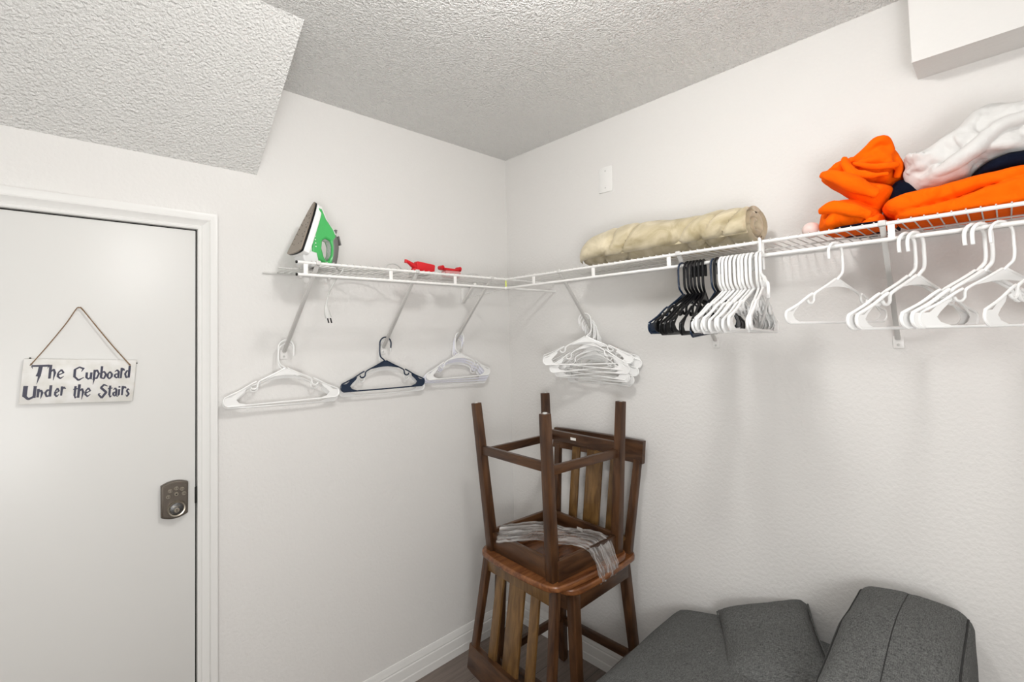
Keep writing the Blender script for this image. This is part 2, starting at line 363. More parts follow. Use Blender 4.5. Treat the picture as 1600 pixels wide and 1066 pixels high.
bm = NB(); box(bm, (CX, -.0314, CZ+.0075), (.019, .001, .0022), Matrix.Rotation(R(0), 3, 'Y'), .0003); finish(bm, 'engraved_band', M['nickel'], cyl)

# ------------------------------------------------------------------ hanging sign
SGW, SGH = .2430, .1235
sgn = empty('hanging_sign', (-1.8435, -.0065, 1.3345), (0, R(4.2), 0)); tag(sgn, 'white wooden sign reading The Cupboard Under the Stairs hung on the door', 'sign')
bm = NB(); boxm(bm, (0, -.004, 0), (SGW, .004, SGH), .0012); finish(bm, 'board', M['sign'], sgn)
# glyph strokes in a unit box: (x0,y0,w0,x1,y1,w1), widths in mm
G = {
 'T': [(0, .93, 3.4, 1, .95, 4.4), (.0, .9, 2, .06, .80, .6), (1, .93, 2, .93, .82, .6), (.53, .97, 6, .46, .42, 6), (.46, .52, 6, .40, .40, 6), (.50, .44, 4, .40, 0, .4)],
 'h': [(.15, 1, 4.5, .15, .0, 4.0), (.15, .45, 2.4, .62, .68, 3.0), (.62, .68, 3.2, .82, .42, 4), (.82, .42, 4, .70, -.12, .8)],
 'e': [(.12, .58, 3.6, .12, .20, 3.6), (.12, .65, 2.4, .55, .98, 3), (.55, .98, 3, .92, .66, 3), (.92, .66, 2.4, .15, .38, 2), (.12, .24, 3.4, .52, .02, 3), (.52, .02, 3, .98, .26, 1)],
 'C': [(.06, .80, 4.2, .08, .25, 4.2), (.05, .80, 3, .48, .98, 3), (.48, .98, 3.2, .90, .86, 3.4), (.90, .92, 3.4, .72, .66, 1.2), (.08, .28, 3.4, .50, .02, 3.6), (.50, .02, 3.6, .98, .22, 1.4)],
 'u': [(.14, 1, 4, .14, .3, 4), (.14, .3, 3.4, .48, .06, 3), (.48, .06, 3, .84, .35, 2.4), (.86, 1, 4, .84, .1, 4), (.84, .12, 2.6, 1.05, .05, .8)],
 'p': [(.18, 1, 4, .18, .3, 4), (.26, .45, 4, .12, -.05, .4), (.18, .84, 2.4, .55, 1.0, 3), (.55, 1.0, 3, .90, .74, 3.4), (.90, .74, 3.4, .62, .40, 3), (.62, .40, 3, .2, .42, 2.2)],
 'b': [(.14, 1, 4.2, .14, .12, 4), (.16, .48, 2.4, .58, .60, 3), (.58, .60, 3, .92, .38, 3.6), (.92, .38, 3.6, .66, .05, 3), (.66, .05, 3, .14, .10, 2.6)],
 'o': [(.12, .66, 3.8, .12, .30, 3.8), (.12, .66, 2.6, .5, .96, 3), (.5, .96, 3, .88, .66, 3.4), (.88, .68, 3.8, .88, .34, 3.8), (.88, .34, 3, .5, .04, 3), (.5, .04, 3, .12, .30, 3)],
 'a': [(.12, .78, 1.4, .50, .98, 3), (.50, .98, 3, .80, .76, 3.6), (.80, .80, 3.8, .80, .08, 3.8), (.78, .52, 2.2, .25, .46, 3), (.16, .44, 3.6, .16, .20, 3.6), (.16, .18, 3, .50, .04, 2.6), (.50, .04, 2.4, .80, .2, 2.4), (.80, .10, 2.6, 1.02, .0, .8)],
 'r': [(.26, 1, 4, .26, .0, 3.2), (.26, .62, 2.4, .66, .94, 3.4), (.66, .94, 3.6, 1.0, .76, 2)],
 'd': [(.84, 1, 4.2, .84, .06, 4.2), (.82, .56, 2.4, .40, .62, 3), (.40, .62, 3, .10, .36, 3.6), (.10, .36, 3.6, .36, .05, 3), (.36, .05, 3, .84, .14, 2.4)],
 'U': [(.12, 1, 6.6, .12, .25, 6.4), (.0, 1, 2, .3, 1, 2), (.12, .28, 5, .45, .04, 4), (.45, .04, 4, .90, .25, 4), (.90, 1, 4.6, .90, .16, 4.6), (.78, 1, 1.6, 1.02, 1, 1.6)],
 'n': [(.16, 1, 4, .16, .12, 3.6), (.16, .64, 2.4, .60, .88, 3), (.60, .88, 3.2, .86, .60, 4), (.86, .60, 4, .70, -.02, .8)],
 't': [(.42, 1, 3.8, .40, .22, 3.8), (.0, .74, 2.4, .96, .80, 2.4), (.40, .24, 3, .66, .02, 2.6), (.66, .02, 2.4, 1.0, .14, .8)],
 'S': [(.95, .88, 1.6, .55, .98, 3.2), (.55, .98, 3.6, .22, .76, 4), (.22, .76, 4.4, .88, .44, 4.4), (.88, .44, 4.6, .42, .03, 4), (.42, .03, 3.6, .02, .28, 3), (.02, .30, 3, .22, .36, 1)],
 'i': [(.5, .72, 3.8, .5, .20, 3.8), (.5, .22, 3.0, .1, .0, 1), (.2, .95, 3.2, .8, .98, 3.2)],
 's': [(.90, .82, 1.4, .50, .98, 3), (.50, .98, 3, .18, .72, 3.2), (.18, .72, 3.4, .86, .34, 3.4), (.86, .34, 3.4, .40, .02, 3), (.40, .02, 2.8, .02, .22, 1)],
}
TXT = [('T', 120, 268, 565, 752), ('h', 274, 338, 568, 697), ('e', 349, 410, 612, 699), ('C', 500, 596, 585, 716), ('u', 612, 672, 640, 706), ('p', 682, 744, 615, 748),
       ('b', 752, 812, 580, 702), ('o', 818, 873, 628, 702), ('a', 888, 945, 612, 692), ('r', 950, 990, 595, 690), ('d', 995, 1050, 576, 692),
       ('U', 76, 180, 775, 903), ('n', 192, 242, 800, 888), ('d', 256, 314, 765, 876), ('e', 345, 384, 790, 872), ('r', 394, 437, 776, 860),
       ('t', 512, 550, 772, 886), ('h', 554, 615, 755, 880), ('e', 622, 675, 786, 870), ('S', 752, 838, 752, 886), ('t', 844, 886, 765, 875), ('a', 893, 937, 785, 866),
       ('i', 944, 968, 772, 868), ('r', 976, 1026, 768, 852), ('s', 1028, 1064, 792, 866)]
bm = NB()
def sgmap(x, y):
    yt = 508+(x-60)/1055*12; yb = 950-(x-25)/1070*40
    return ((x-45)/1062*SGW, (yb-y)/(yb-yt)*SGH)
for li, (g, xa, xb, yt, yb) in enumerate(TXT):
    for si, (x0, y0, w0, x1, y1, w1) in enumerate(G[g]):
        a = Vector(sgmap(xa+(xb-xa)*x0, yb+(yt-yb)*y0)); b_ = Vector(sgmap(xa+(xb-xa)*x1, yb+(yt-yb)*y1))
        d = (b_-a).normalized(); n_ = Vector((-d.y, d.x)); a -= d*.0006; b_ += d*.0006
        yy = -.0045-.00003*si
        q = [a+n_*w0*.00068, a-n_*w0*.00068, b_-n_*w1*.00068, b_+n_*w1*.00068]
        f = [bm.verts.new((p.x, yy, p.y)) for p in q]; bk = [bm.verts.new((p.x, -.0038, p.y)) for p in q]
        bm.faces.new(f); bm.faces.new(bk[::-1])
        for i in range(4): bm.faces.new((f[i], bk[i], bk[(i+1) % 4], f[(i+1) % 4]))
finish(bm, 'lettering', M['ink'], sgn)
hl, hr_ = Vector((.016, -.0055, SGH-.014)), Vector((SGW-.017, -.0055, SGH-.012))
top = sgn.matrix_basis if False else None
bm = NB()
ap = Vector((.100, -.001, .272))
pts = [hl+Vector((0, .004, 0)), hl, hl.lerp(ap, .3)+Vector((.001, 0, -.001)), hl.lerp(ap, .7)+Vector((.001, 0, .001)), ap+Vector((-.006, 0, -.004)), ap, ap+Vector((.008, 0, -.005)), hr_.lerp(ap, .6)+Vector((0, 0, .001)), hr_.lerp(ap, .3)+Vector((-.001, 0, 0)), hr_, hr_+Vector((0, .004, 0))]
sp = spline(pts, 26)
for ph in (0, math.pi):
    q = []
    L = 0
    for i, p in enumerate(sp):
        if i: L += (sp[i]-sp[i-1]).length
        a_ = ph + L*900
        q.append(p + Vector((math.cos(a_)*.0009*.7, math.sin(a_)*.0009, math.cos(a_)*.0009*.7)))
    tube(bm, q, .0012, 6)
finish(bm, 'hanging_rope', M['rope'], sgn)
bm = NB()
for p in (hl, hr_):
    bm = NB(); lathe(bm, [(.0022, 0), (.0022, .001), (0, .001)], 16, Matrix.Translation((p.x, -.0035, p.z)) @ yx); finish(bm, 'rope_hole', M['dark'], sgn)

bm = NB()
for p in ((.012, 0, SGH+.001), (SGW+.001, 0, SGH-.009)):
    bm = NB(); lathe(bm, [(0, -.002), (.0022, -.0015), (.0026, 0), (.0022, .0015), (0, .002)], 12, Matrix.Translation(p) @ yx); finish(bm, 'rope_knot', M['dark'], sgn)

# ------------------------------------------------------------------ blank cover plate high on the right wall
cp = empty('cover_plate', (-.0, -.650, 2.171), (R(1.5), 0, 0)); tag(cp, 'blank white electrical cover plate high on the wall above the blanket', 'cover plate')
bm = NB(); box(bm, (-.003, 0, 0), (.006, .070, .114), bev=.002); finish(bm, 'plate_face', M['plate'], cp)
for s in (-1, 1):
    bm = NB(); lathe(bm, [(.0032, 0), (.0032, .0012), (.002, .0018), (0, .0018)], 16, Matrix.Translation((-.006, 0, s*.038)) @ Matrix.Rotation(R(-90), 4, 'Y')); finish(bm, 'screw', M['cord'], cp)

# ------------------------------------------------------------------ ceiling lamp (just outside the frame)
lamp = empty('ceiling_light', (-1.12, -1.30, H)); tag(lamp, 'round white flush ceiling light with a glowing glass dome', 'ceiling light')
bm = NB(); lathe(bm, [(.13, 0), (.13, -.022), (.12, -.026), (0, -.026)], 48); finish(bm, 'lamp_base', M['trim'], lamp)
bm = NB(); lathe(bm, [(.072, -.024), (.078, -.050), (.072, -.080), (.052, -.100), (.025, -.110), (0, -.112)], 48); finish(bm, 'glass_dome', M['glow'], lamp)

# ------------------------------------------------------------------ wire shelves
SD, ZU, ZL = .33, 1.7343, 1.6952
def shelf_local(name, length, label, tabs, braces, skip_front=0.0, extra=None):
    """shelf built along local -X from the origin; wall is local y=0, room is -y. placed by the caller"""
    s = empty(name); tag(s, label, 'wire shelf')
    bm = NB(); x = -.012
    n = int((length-.01)/.0235)
    for i in range(n):
        x = -.006 - i*.0235
        if x < -length: break
        if skip_front and x > -skip_front-.004: continue
        yy = -SD
        tube(bm, [(x, -.004, ZU+.006), (x, yy-.001, ZU+.0062), (x, yy-.0045, ZU+.002)], .0016, 6)
    finish(bm, 'deck_wires', M['deck'], s)
    bm = NB(); tube(bm, [(-.001-skip_front, -.006, ZU+.001), (-length-.004, -.006, ZU+.001)], .003, 8); tube(bm, [(-.001-skip_front, -.155, ZU+.0025), (-length-.0, -.155, ZU+.0025)], .0024, 8)
    finish(bm, 'support_rod', M['deck'], s)
    bm = NB(); tube(bm, [(-skip_front, -SD, ZU), (-length, -SD, ZU)], .0048, 12); finish(bm, 'front_rail', M['wire'], s)
    bm = NB(); tube(bm, [(-skip_front, -SD, ZL), (-length, -SD, ZL)], .0052, 12); finish(bm, 'hanging_rail', M['wire'], s)
    for ta in tabs:
        bm = NB(); box(bm, (-ta, -SD, (ZU+ZL)/2), (.014, .004, ZU-ZL), bev=.001); finish(bm, 'rail_tab', M['wire'], s)
    for top_, foot in braces:
        bm = NB(); a = Vector((-top_, -SD+.004, ZU-.004)); f = Vector((-foot, -.008, 1.447)); beam(bm, a, f, (.0125, .009), up=(1, 0, 0), bev=.002)
        box(bm, (-top_, -SD-.001, ZU+.002), (.016, .013, .014), bev=.003)
        br_ = finish(bm, 'support_brace', M['brace'], s)
        bm = NB(); box(bm, (-foot, -.003, 1.438), (.026, .005, .036), bev=.002); fp = finish(bm, 'foot_plate', M['wire'], br_)
        bm = NB(); lathe(bm, [(.004, 0), (.004, .0015), (0, .003)], 14, Matrix.Translation((-foot, -.0055, 1.430)) @ yx); finish(bm, 'screw', M['cord'], br_)
    return s
# left-wall shelf: local x = world x
sl = shelf_local('wire_shelf', 1.228, 'shorter white wire shelf on the wall beside the door, holding the iron', [1.202, .90, .611], [(1.163, 1.161), (.789, .757), (.415, .385)])
bm = NB()
for xx in (-1.10, -.99):
    bm = NB(); box(bm, (xx, -.010, ZU-.001), (.012, .014, .018), bev=.003); finish(bm, 'wall_clip', M['wire'], sl)
for zz in (ZU, ZL):
    bm = NB(); tube(bm, [(-1.228, -SD, zz), (-1.2325, -SD, zz)], .0045, 12); finish(bm, 'rail_end', M['dark'], sl)
bm = NB()
box(bm, (-.318, -.004, 1.688), (.018, .005, .075), bev=.001); beam(bm, (-.40, -.20, 1.722), (-.318, -.012, 1.655), (.014, .012), bev=.002)
tube(bm, [(-.318, -.010, 1.668), (-.33, -.32, ZL)], .0022, 8)
finish(bm, 'corner_bracket', M['wire'], sl)
# right-wall shelf: rotate local -x to world -y, local -y (room) to world -x
sr_ = shelf_local('wire_shelf', 2.25, 'long white wire shelf on the right wall, holding the blanket and clothes', [.50, .805, 1.108, 1.392, 1.684, 2.0], [(.64, .585), (1.141, 1.112), (1.667, 1.644)], skip_front=.33)
def all_children(o):
    for c in o.children:
        yield c
        yield from all_children(c)
for c in all_children(sr_):
    c.data.transform(Matrix.Scale(-1, 4, (1, 0, 0))); c.data.flip_normals()
sr_.rotation_euler = (0, 0, R(-90))
# lime corner connector holding both front rails
cc = empty('shelf_connector', (-SD, -SD, (ZU+ZL)/2)); tag(cc, 'lime green plastic clip joining the two shelf fronts at the corner', 'shelf clip')
bm = NB(); box(bm, (0, 0, 0), (.007, .007, ZU-ZL+.004), Matrix.Rotation(R(45), 3, 'Z'), .0015)
finish(bm, 'clip_bar', M['green_clip'], cc)
bm = NB(); lathe(bm, [(.0065, -.005), (.0065, .005)], 16, Matrix.Translation((0, 0, (ZU-ZL)/2))); finish(bm, 'clip_socket', M['wire'], cc)
bm = NB(); lathe(bm, [(.0068, -.006), (.0068, .006)], 16, Matrix.Translation((0, 0, -(ZU-ZL)/2))); finish(bm, 'clip_socket', M['wire'], cc)

# ------------------------------------------------------------------ clothes hangers
def arc(cx, cy, r, a0, a1, n=8): return [(cx+r*math.cos(R(a0+(a1-a0)*i/n)), cy+r*math.sin(R(a0+(a1-a0)*i/n))) for i in range(n+1)]
def hanger_meshes(web, rr_, HWD=.2):
    """local x-z plane, origin = underside of the hook's top; returns body mesh, hook mesh"""
    AP = -.098
    # right half outer path: apex -> notch, then notch end -> shoulder tip -> bottom
    e = HWD-.020
    endarc = arc(e, -.200, .018, 52, -90, 10)
    p1 = [(.004, AP), (.04, AP-.0185), (.082, AP-.038), (.092, AP-.047), (.094, AP-.060), (.102, AP-.067), (.112, AP-.066), (.117, AP-.058)]
    p2 = [(.097, AP-.0415), (.112, AP-.0485), (.150, AP-.070)] + endarc + [(.10, -.2185), (0, -.2190)]
    bm = NB()
    for s in (1, -1):
        for p in (p1, p2):
            tube(bm, spline([(s*x, 0, z) for x, z in p], 4), rr_, 8)
    # web plates: end webs + thin shoulder flange + apex gusset
    d = web
    for s in (1, -1):
        outer = [(e-.005, -.187)] + arc(e, -.200, .018, 40, -90, 8) + [(e-.03-d, -.2185)]
        inner = [(e-.012-d*.55, -.208), (e-.004-d*.55, -.197), (e-.012-d*.6, -.186), (e-.028-d*.6, -.172), (.138-d*.3, AP-.063+.000)]
        lp = outer + inner + [(.150, AP-.070)]
        plate2d(bm, [[(s*x, z) for x, z in (lp if s > 0 else lp)]], .0026, .0006, Matrix(((1, 0, 0, 0), (0, 0, 1, 0), (0, 1, 0, 0), (0, 0, 0, 1))))
    g = [(-.07-d*.3, AP-.032-d*.12)] + [(x, AP-.0345+.014*(1-(x/.08)**2)-d*.15) for x in (-.05, -.03, -.01, .01, .03, .05)] + [(.07+d*.3, AP-.032-d*.12), (.04, AP-.0185), (0, AP), (-.04, AP-.0185)]
    plate2d(bm, [g], .0026, .0006, Matrix(((1, 0, 0, 0), (0, 0, 1, 0), (0, 1, 0, 0), (0, 0, 0, 1))))
    bmesh.ops.recalc_face_normals(bm, faces=bm.faces)
    hk = NB()
    Rr = .0265; zc = rr_-.0265
    path = [(-.0255, zc-.020), (-Rr, zc-.006)] + [(Rr*math.cos(R(a)), zc+Rr*math.sin(R(a))) for a in range(170, -1, -15)] + [(.0268, zc-.020), (.0268, zc-.040), (.0225, AP+.017), (.010, AP+.006), (0, AP-.003)]
    tube(hk, spline([(x, 0, z) for x, z in path], 3), rr_*1.05, 10)
    return bm, hk
def hanger_proto(name_m, web, rr_):
    bm, hk = hanger_meshes(web, rr_)
    out = []
    for nm, b_ in (('body', bm), ('hook', hk)):
        for f in b_.faces: f.smooth = True
        for e_ in b_.edges:
            if len(e_.link_faces) == 2 and e_.calc_face_angle(0) > R(40): e_.smooth = False
        me = bpy.data.meshes.new(name_m+'_'+nm); b_.to_mesh(me); b_.free(); out.append(me)
    return out
flatA = hanger_proto('flat_hanger', .030, .0030)
tubeB = hanger_proto('tube_hanger', .006, .0038)
proto_cache = {}
def hanger(kind, color, loc, theta, roll=0.0, label='', group=None, pitch=0.0, scale=1.0):
    """theta: world heading of the hanger's neck side (deg); roll: in-plane tilt; a copy of the first of its kind"""
    key = (id(kind), color)
    if key not in proto_cache:
        r = empty('clothes_hanger')
        for nm, me in zip(('body', 'hook'), kind):
            me2 = me.copy(); me2.materials.clear(); me2.materials.append(M[color])
            o = bpy.data.objects.new(nm, me2); COL.objects.link(o); o.parent = r
        proto_cache[key] = r
    else:
        src = proto_cache[key]; r = src.copy(); COL.objects.link(r)
        for ch in list(src.children):
            c = ch.copy(); COL.objects.link(c); c.parent = r
    r.location = loc
    r.rotation_mode = 'XYZ'
    mt = Matrix.Rotation(R(theta), 4, 'Z') @ Matrix.Rotation(R(pitch), 4, 'X') @ Matrix.Rotation(R(roll), 4, 'Y')
    r.rotation_euler = mt.to_euler('XYZ'); r.scale = (scale,)*3
    tag(r, label, 'hanger', group)
    return r
ORD = ['first', 'second', 'third', 'fourth', 'fifth', 'sixth', 'seventh', 'eighth', 'ninth', 'tenth', 'eleventh', 'twelfth']
# left wall: hung over the feet of the three braces, flat against the wall
GW = 'hangers hung on the left shelf braces'
hanger(flatA, 'wh', (-1.166, -.046, 1.487), 180, -.8, 'large white hanger nearest the door, front one of two on the left brace', GW)
hanger(flatA, 'wh', (-1.158, -.026, 1.474), 180, -2.2, 'white plastic hanger hidden behind the front hanger on the left brace', GW)
hanger(flatA, 'navy', (-.768, -.048, 1.489), 180, -1.2, 'single dark navy plastic hanger hung flat against the left wall', GW, scale=.97)
hanger(flatA, 'wh', (-.758, -.026, 1.474), 180, -1.5, 'white plastic hanger directly behind the navy hanger on the middle brace', GW)
for i in range(4):
    hanger(flatA, 'wh_tint' if i in (1, 2) else 'wh', (-.386+.004*i, -.060+.011*i, 1.502-.0105*i), 180, -.5-1.2*i,
           'white plastic hanger on the brace nearest the corner, %s of four from the front' % ORD[i], GW, scale=.95)
# bundle on the first brace of the right shelf
GB = 'white hangers bundled on the right shelf brace'
bund = [(.132, -64, -1), (.120, -74, 5), (.108, -61, -6), (.097, -83, 3), (.086, -70, -7), (.075, -90, 5), (.064, -80, -3), (.053, -97, 1), (.042, -88, 5), (.030, -97, -2)]
for i, (xx, th, ro) in enumerate(bund):
    zz = 1.447 + (xx-.008)/(SD-.012)*(1.730-1.447) + .012; yy = -(.585+(.64-.585)*xx/SD)
    hanger(flatA, 'wh', (-xx, yy, zz), th, ro, 'white hanger bundled on the brace by the corner, %s counted from the front' % ORD[i], GB, scale=.98)
# rail cluster
GC = 'black hangers on the right shelf rail'; GD = 'white hangers packed on the right shelf rail'; GE = 'white hangers spread out on the right shelf rail'
HZ = ZL+.0052
cl = [(-1.154, -4, 'navy', 0), (-1.173, -2, 'blk', 1.5), (-1.184, -3, 'blk', -1), (-1.194, -1, 'blk', 0), (-1.204, 2, 'blk', 1), (-1.214, 6, 'blk', -1.5), (-1.224, 14, 'blk', 2), (-1.254, 2, 'navy', -4), (-1.266, 1, 'blk', 0)]
bi = 0
for i, (yy, th, c, ro) in enumerate(cl):
    if c == 'navy': lb = 'navy plastic hanger at the far left of the rail row' if i == 0 else 'navy plastic hanger hanging lowest between the black and white hangers'
    else: lb = 'black plastic hanger on the rail, %s black one from the left' % ORD[bi]; bi += 1
    hanger(tubeB if c == 'blk' else flatA, c, (-SD, yy, HZ), th+180, -ro, lb, GC)
cw = [(-1.281, -2), (-1.291, -2), (-1.301, -1), (-1.313, -2), (-1.325, -2), (-1.336, 0), (-1.346, -1), (-1.357, -1), (-1.368, 1), (-1.380, 10), (-1.391, 9)]
for i, (yy, th) in enumerate(cw):
    hanger(tubeB, 'wh', (-SD, yy, HZ), th+180, random.uniform(-2, 2), 'white plastic hanger packed on the rail, %s white one from the left' % ORD[i], GD)
hanger(tubeB, 'wh', (-SD, -1.386, ZU+.0050), 22, 12, 'white plastic hanger hooked over the upper front rail and tilted steeply to the right', None)
hanger(tubeB, 'wh', (-SD, -1.568, HZ), -24, 0, 'single white hanger hanging alone right of the packed white row', GE, scale=.92)
hanger(tubeB, 'wh', (-SD, -1.711, HZ), -27, 0, 'left white hanger of the pair hanging just right of the metal brace', GE)
hanger(tubeB, 'wh', (-SD, -1.727, HZ), -27, 0, 'right white hanger of the pair hanging just right of the metal brace', GE)
hanger(tubeB, 'wh', (-SD, -1.826, HZ), -35, 0, 'left white hanger of the close pair second from the right edge', GE)
hanger(tubeB, 'wh', (-SD, -1.838, HZ), -33, 0, 'right white hanger of the close pair second from the right edge', GE)
hanger(flatA, 'wh', (-SD, -1.868, HZ), -40, 0, 'white hanger with a single thick hook just right of the close pair', GE)
hanger(flatA, 'wh', (-SD, -1.925, HZ), -26, 0, 'white hanger cut by the right edge of the photo, only its left arm in view', GE)

# ------------------------------------------------------------------ counter chairs
SH, TK = .61, .022
def rounded_rect(x0, x1, y0, y1, r, bow=0.0, n=8):
    pts = []
    for cx, cy, a in ((x1-r, y1-r, 0), (x0+r, y1-r, 90), (x0+r, y0+r, 180), (x1-r, y0+r, 270)):
        for k in range(n+1):
            t = R(a+90*k/n); pts.append((cx+r*math.cos(t), cy+r*math.sin(t)))
    out = []
    for x, y in pts:
        out.append((x*(1+bow*(1-(y/max(abs(y0), 1e-6))**2)), y*(1+bow*(1-(x/max(abs(x0), 1e-6))**2)*.5)))
    # resample long edges so the bow shows
    res = []
    for (xa, ya), (xb, yb) in zip(pts, pts[1:]+pts[:1]):
        d = math.hypot(xb-xa, yb-ya); k = max(1, int(d/.02))
        for j in range(k):
            x = xa+(xb-xa)*j/k; y = ya+(yb-ya)*j/k
            res.append((x+math.copysign(bow*.2, x)*(1-(y/y1)**2)*(abs(x)/x1)**4, y+math.copysign(bow*.12, y)*(1-(x/x1)**2)*(abs(y)/y1)**4))
    return res
def make_chair(label):
    t = empty('counter_chair'); tag(t, label, 'chair', 'stacked wooden counter chairs')
    bm = NB(); plate2d(bm, [rounded_rect(-.207, .205, -.218, .218, .045, .10)], TK, .006, Matrix.Translation((0, 0, SH-TK/2))); finish(bm, 'seat', M['wood_red'], t, 40)
    za, zb = SH-TK-.070, SH-TK
    for sy in (-1, 1):
        bm = NB(); boxm(bm, (-.165, sy*.186-.009, za), (.165, sy*.186+.009, zb), .002); finish(bm, 'side_apron', M['wood_x'], t)
    bm = NB(); boxm(bm, (-.180, -.17, za), (-.162, .17, zb), .002); fa = finish(bm, 'front_apron', M['wood_y'], t)
    bm = NB(); boxm(bm, (.160, -.17, za), (.178, .17, zb), .002); finish(bm, 'rear_apron', M['wood_y'], t)
    for sx in (-1, 1):
        for sy in (-1, 1):
            bm = NB(); box(bm, (sx*.140-.001, sy*.158, SH-TK-.032), (.018, .062, .030), Matrix.Rotation(R(-45*sx*sy), 3, 'Z'), .002); finish(bm, 'corner_block', M['wood_gold'], t)
    for sy in (-1, 1):
        bm = NB(); beam(bm, (-.168, sy*.184, zb), (-.188, sy*.213, .004), (.036, .036), (.031, .031), up=(0, 1, 0), bev=.0025)
        lg = finish(bm, 'leg', M['wood'], t); bm = NB(); lathe(bm, [(.008, 0), (.008, .006), (.002, .006)], 16, Matrix.Translation((-.188, sy*.213, 0))); finish(bm, 'glide', M['cord'], lg)
        bm = NB(); beam(bm, (.168, sy*.170, zb), (.212, sy*.199, .004), (.036, .038), (.031, .031), up=(0, 1, 0), bev=.0025)
        lg = finish(bm, 'leg', M['wood'], t); bm = NB(); lathe(bm, [(.008, 0), (.008, .006), (.002, .006)], 16, Matrix.Translation((.212, sy*.199, 0))); finish(bm, 'glide', M['cord'], lg)
        # side stretcher
        bm = NB(); beam(bm, (-.180, sy*.199, .205), (.197, sy*.186, .205), (.018, .032), up=(0, 1, 0), bev=.002); finish(bm, 'stretcher', M['wood_x'], t)
    bm = NB(); beam(bm, (.199, -.17, .190), (.199, .17, .190), (.018, .034), up=(1, 0, 0), bev=.002); finish(bm, 'stretcher', M['wood_y'], t)
    bm = NB(); beam(bm, (-.181, -.19, .185), (-.181, .19, .185), (.020, .042), up=(1, 0, 0), bev=.002); fr = finish(bm, 'foot_rest', M['wood_y'], t)
    bm = NB(); box(bm, (-.1707, .03, .185), (.0012, .030, .011)); finish(bm, 'paper_label', M['label'], fr)
    bm = NB(); box(bm, (-.1616, .0, za+.035), (.0012, .030, .014)); finish(bm, 'paper_label', M['label'], fa)
    # back
    def bp(z, y): # back plane: leans back with height
        return (.176+(z-SH)*.165, y, z)
    for sy in (-1, 1):
        bm = NB(); beam(bm, bp(SH-TK+.004, sy*.186), bp(.968, sy*.212), (.034, .026), (.030, .022), up=(0, 1, 0), bev=.003); finish(bm, 'back_post', M['wood'], t)
    bm = NB(); beam(bm, bp(SH+.028, -.182), bp(SH+.028, .182), (.020, .058), up=(1, 0, 0), bev=.002); finish(bm, 'back_rail', M['wood_gold'], t)
    for y0, y1, ww in ((-.098, -.104, .042), (0, 0, .082), (.098, .104, .042)):
        bm = NB(); beam(bm, bp(SH+.04, y0), bp(.972, y1), (ww, .011), up=(0, 1, 0), bev=.0015); finish(bm, 'back_slat', M['wood_gold'], t)
    # crest rail, gently curved
    bm = NB(); n = 14; ring = []
    for i in range(n+1):
        u = -1+2*i/n; y = u*.237; cx = .012*(1-u*u)
        a = []
        for z, dx in ((.955, -.011), (.955, .011), (1.044, .011), (1.044, -.011)):
            q = bp(z, y); a.append(bm.verts.new((q[0]+cx+dx+.000, y*(1.0 if z < 1 else 1.0), z)))
        ring.append(a)
    for A, B in zip(ring, ring[1:]):
        for i in range(4): bm.faces.new((A[i], A[(i+1) % 4], B[(i+1) % 4], B[i]))
    bm.faces.new(ring[0][::-1]); bm.faces.new(ring[-1])
    long_e = [e for e in bm.edges if abs(e.verts[0].co.y-e.verts[1].co.y) > .005]
    bmesh.ops.bevel(bm, geom=long_e, offset=.003, segments=2, affect='EDGES', profile=.5)
    finish(bm, 'crest_rail', M['wood_y'], t, 30)
    return t
c1 = make_chair('brown wooden counter chair standing upright in the corner with its back to the wall'); c1.location = (-.292, -.585, 0)
c2 = c1.copy(); COL.objects.link(c2)
for ch in list(c1.children):
    c = ch.copy(); COL.objects.link(c); c.parent = c2
    for g in list(ch.children):
        d = g.copy(); COL.objects.link(d); d.parent = c
c2['label'] = 'brown wooden counter chair turned upside down on the upright chair, legs in the air'
c2.rotation_euler = (Matrix.Rotation(R(-3.8), 4, 'Z') @ Matrix.Rotation(R(180), 4, 'Y')).to_euler(); c2.location = (-.342, -.573, SH*2+.001)

# ------------------------------------------------------------------ clear stretch wrap over the upturned seat
def strip(name, path, widths, wdirs, n=90, mm=40):
    P = spline(path, 12); W_ = spline([Vector(a)*b for a, b in zip(wdirs, widths)], 12)
    bm = NB(); uvl = bm.loops.layers.uv.new('UVMap'); g = []
    for i, (p, wv) in enumerate(zip(P, W_)):
        row = []
        for j in range(mm+1):
            t = j/mm-.5
            q = p + wv*t
            am = .005
            q = q + Vector((0, 0, 1))*am*nz((j*.55, i*.035, 0), 1, 4)*2 + Vector((1, -1, 0)).normalized()*(-.000) + Vector((nz(q, 40, 3), nz(q, 40, 5), nz(q, 40, 9)))*.004
            row.append(bm.verts.new(q))
        g.append(row)
    for i in range(len(g)-1):
        for j in range(mm):
            f = bm.faces.new((g[i][j], g[i][j+1], g[i+1][j+1], g[i+1][j]))
            for lp, (a, b_) in zip(f.loops, ((i, j), (i, j+1), (i+1, j+1), (i+1, j))): lp[uvl].uv = (a/len(g)*3, b_/mm)
    bmesh.ops.solidify(bm, geom=bm.faces[:], thickness=.0006)
    return bm
WRAP_PATH = [(-.50, -.43, .704), (-.42, -.49, .704), (-.36, -.54, .700), (-.335, -.605, .698), (-.31, -.67, .702), (-.305, -.745, .708), (-.305, -.778, .690), (-.303, -.802, .645), (-.300, -.812, .612), (-.296, -.814, .592)]
WRAP_W = [.17, .19, .18, .17, .165, .155, .14, .125, .12, .12]
WRAP_D = [(.75, .66, 0), (.8, .6, 0), (.85, .5, 0), (.9, .4, 0), (.97, .1, 0), (1, 0, 0), (1, 0, 0), (1, 0, 0), (1, 0, 0), (1, 0, 0)]
bm = strip('wrap', WRAP_PATH, WRAP_W, WRAP_D)
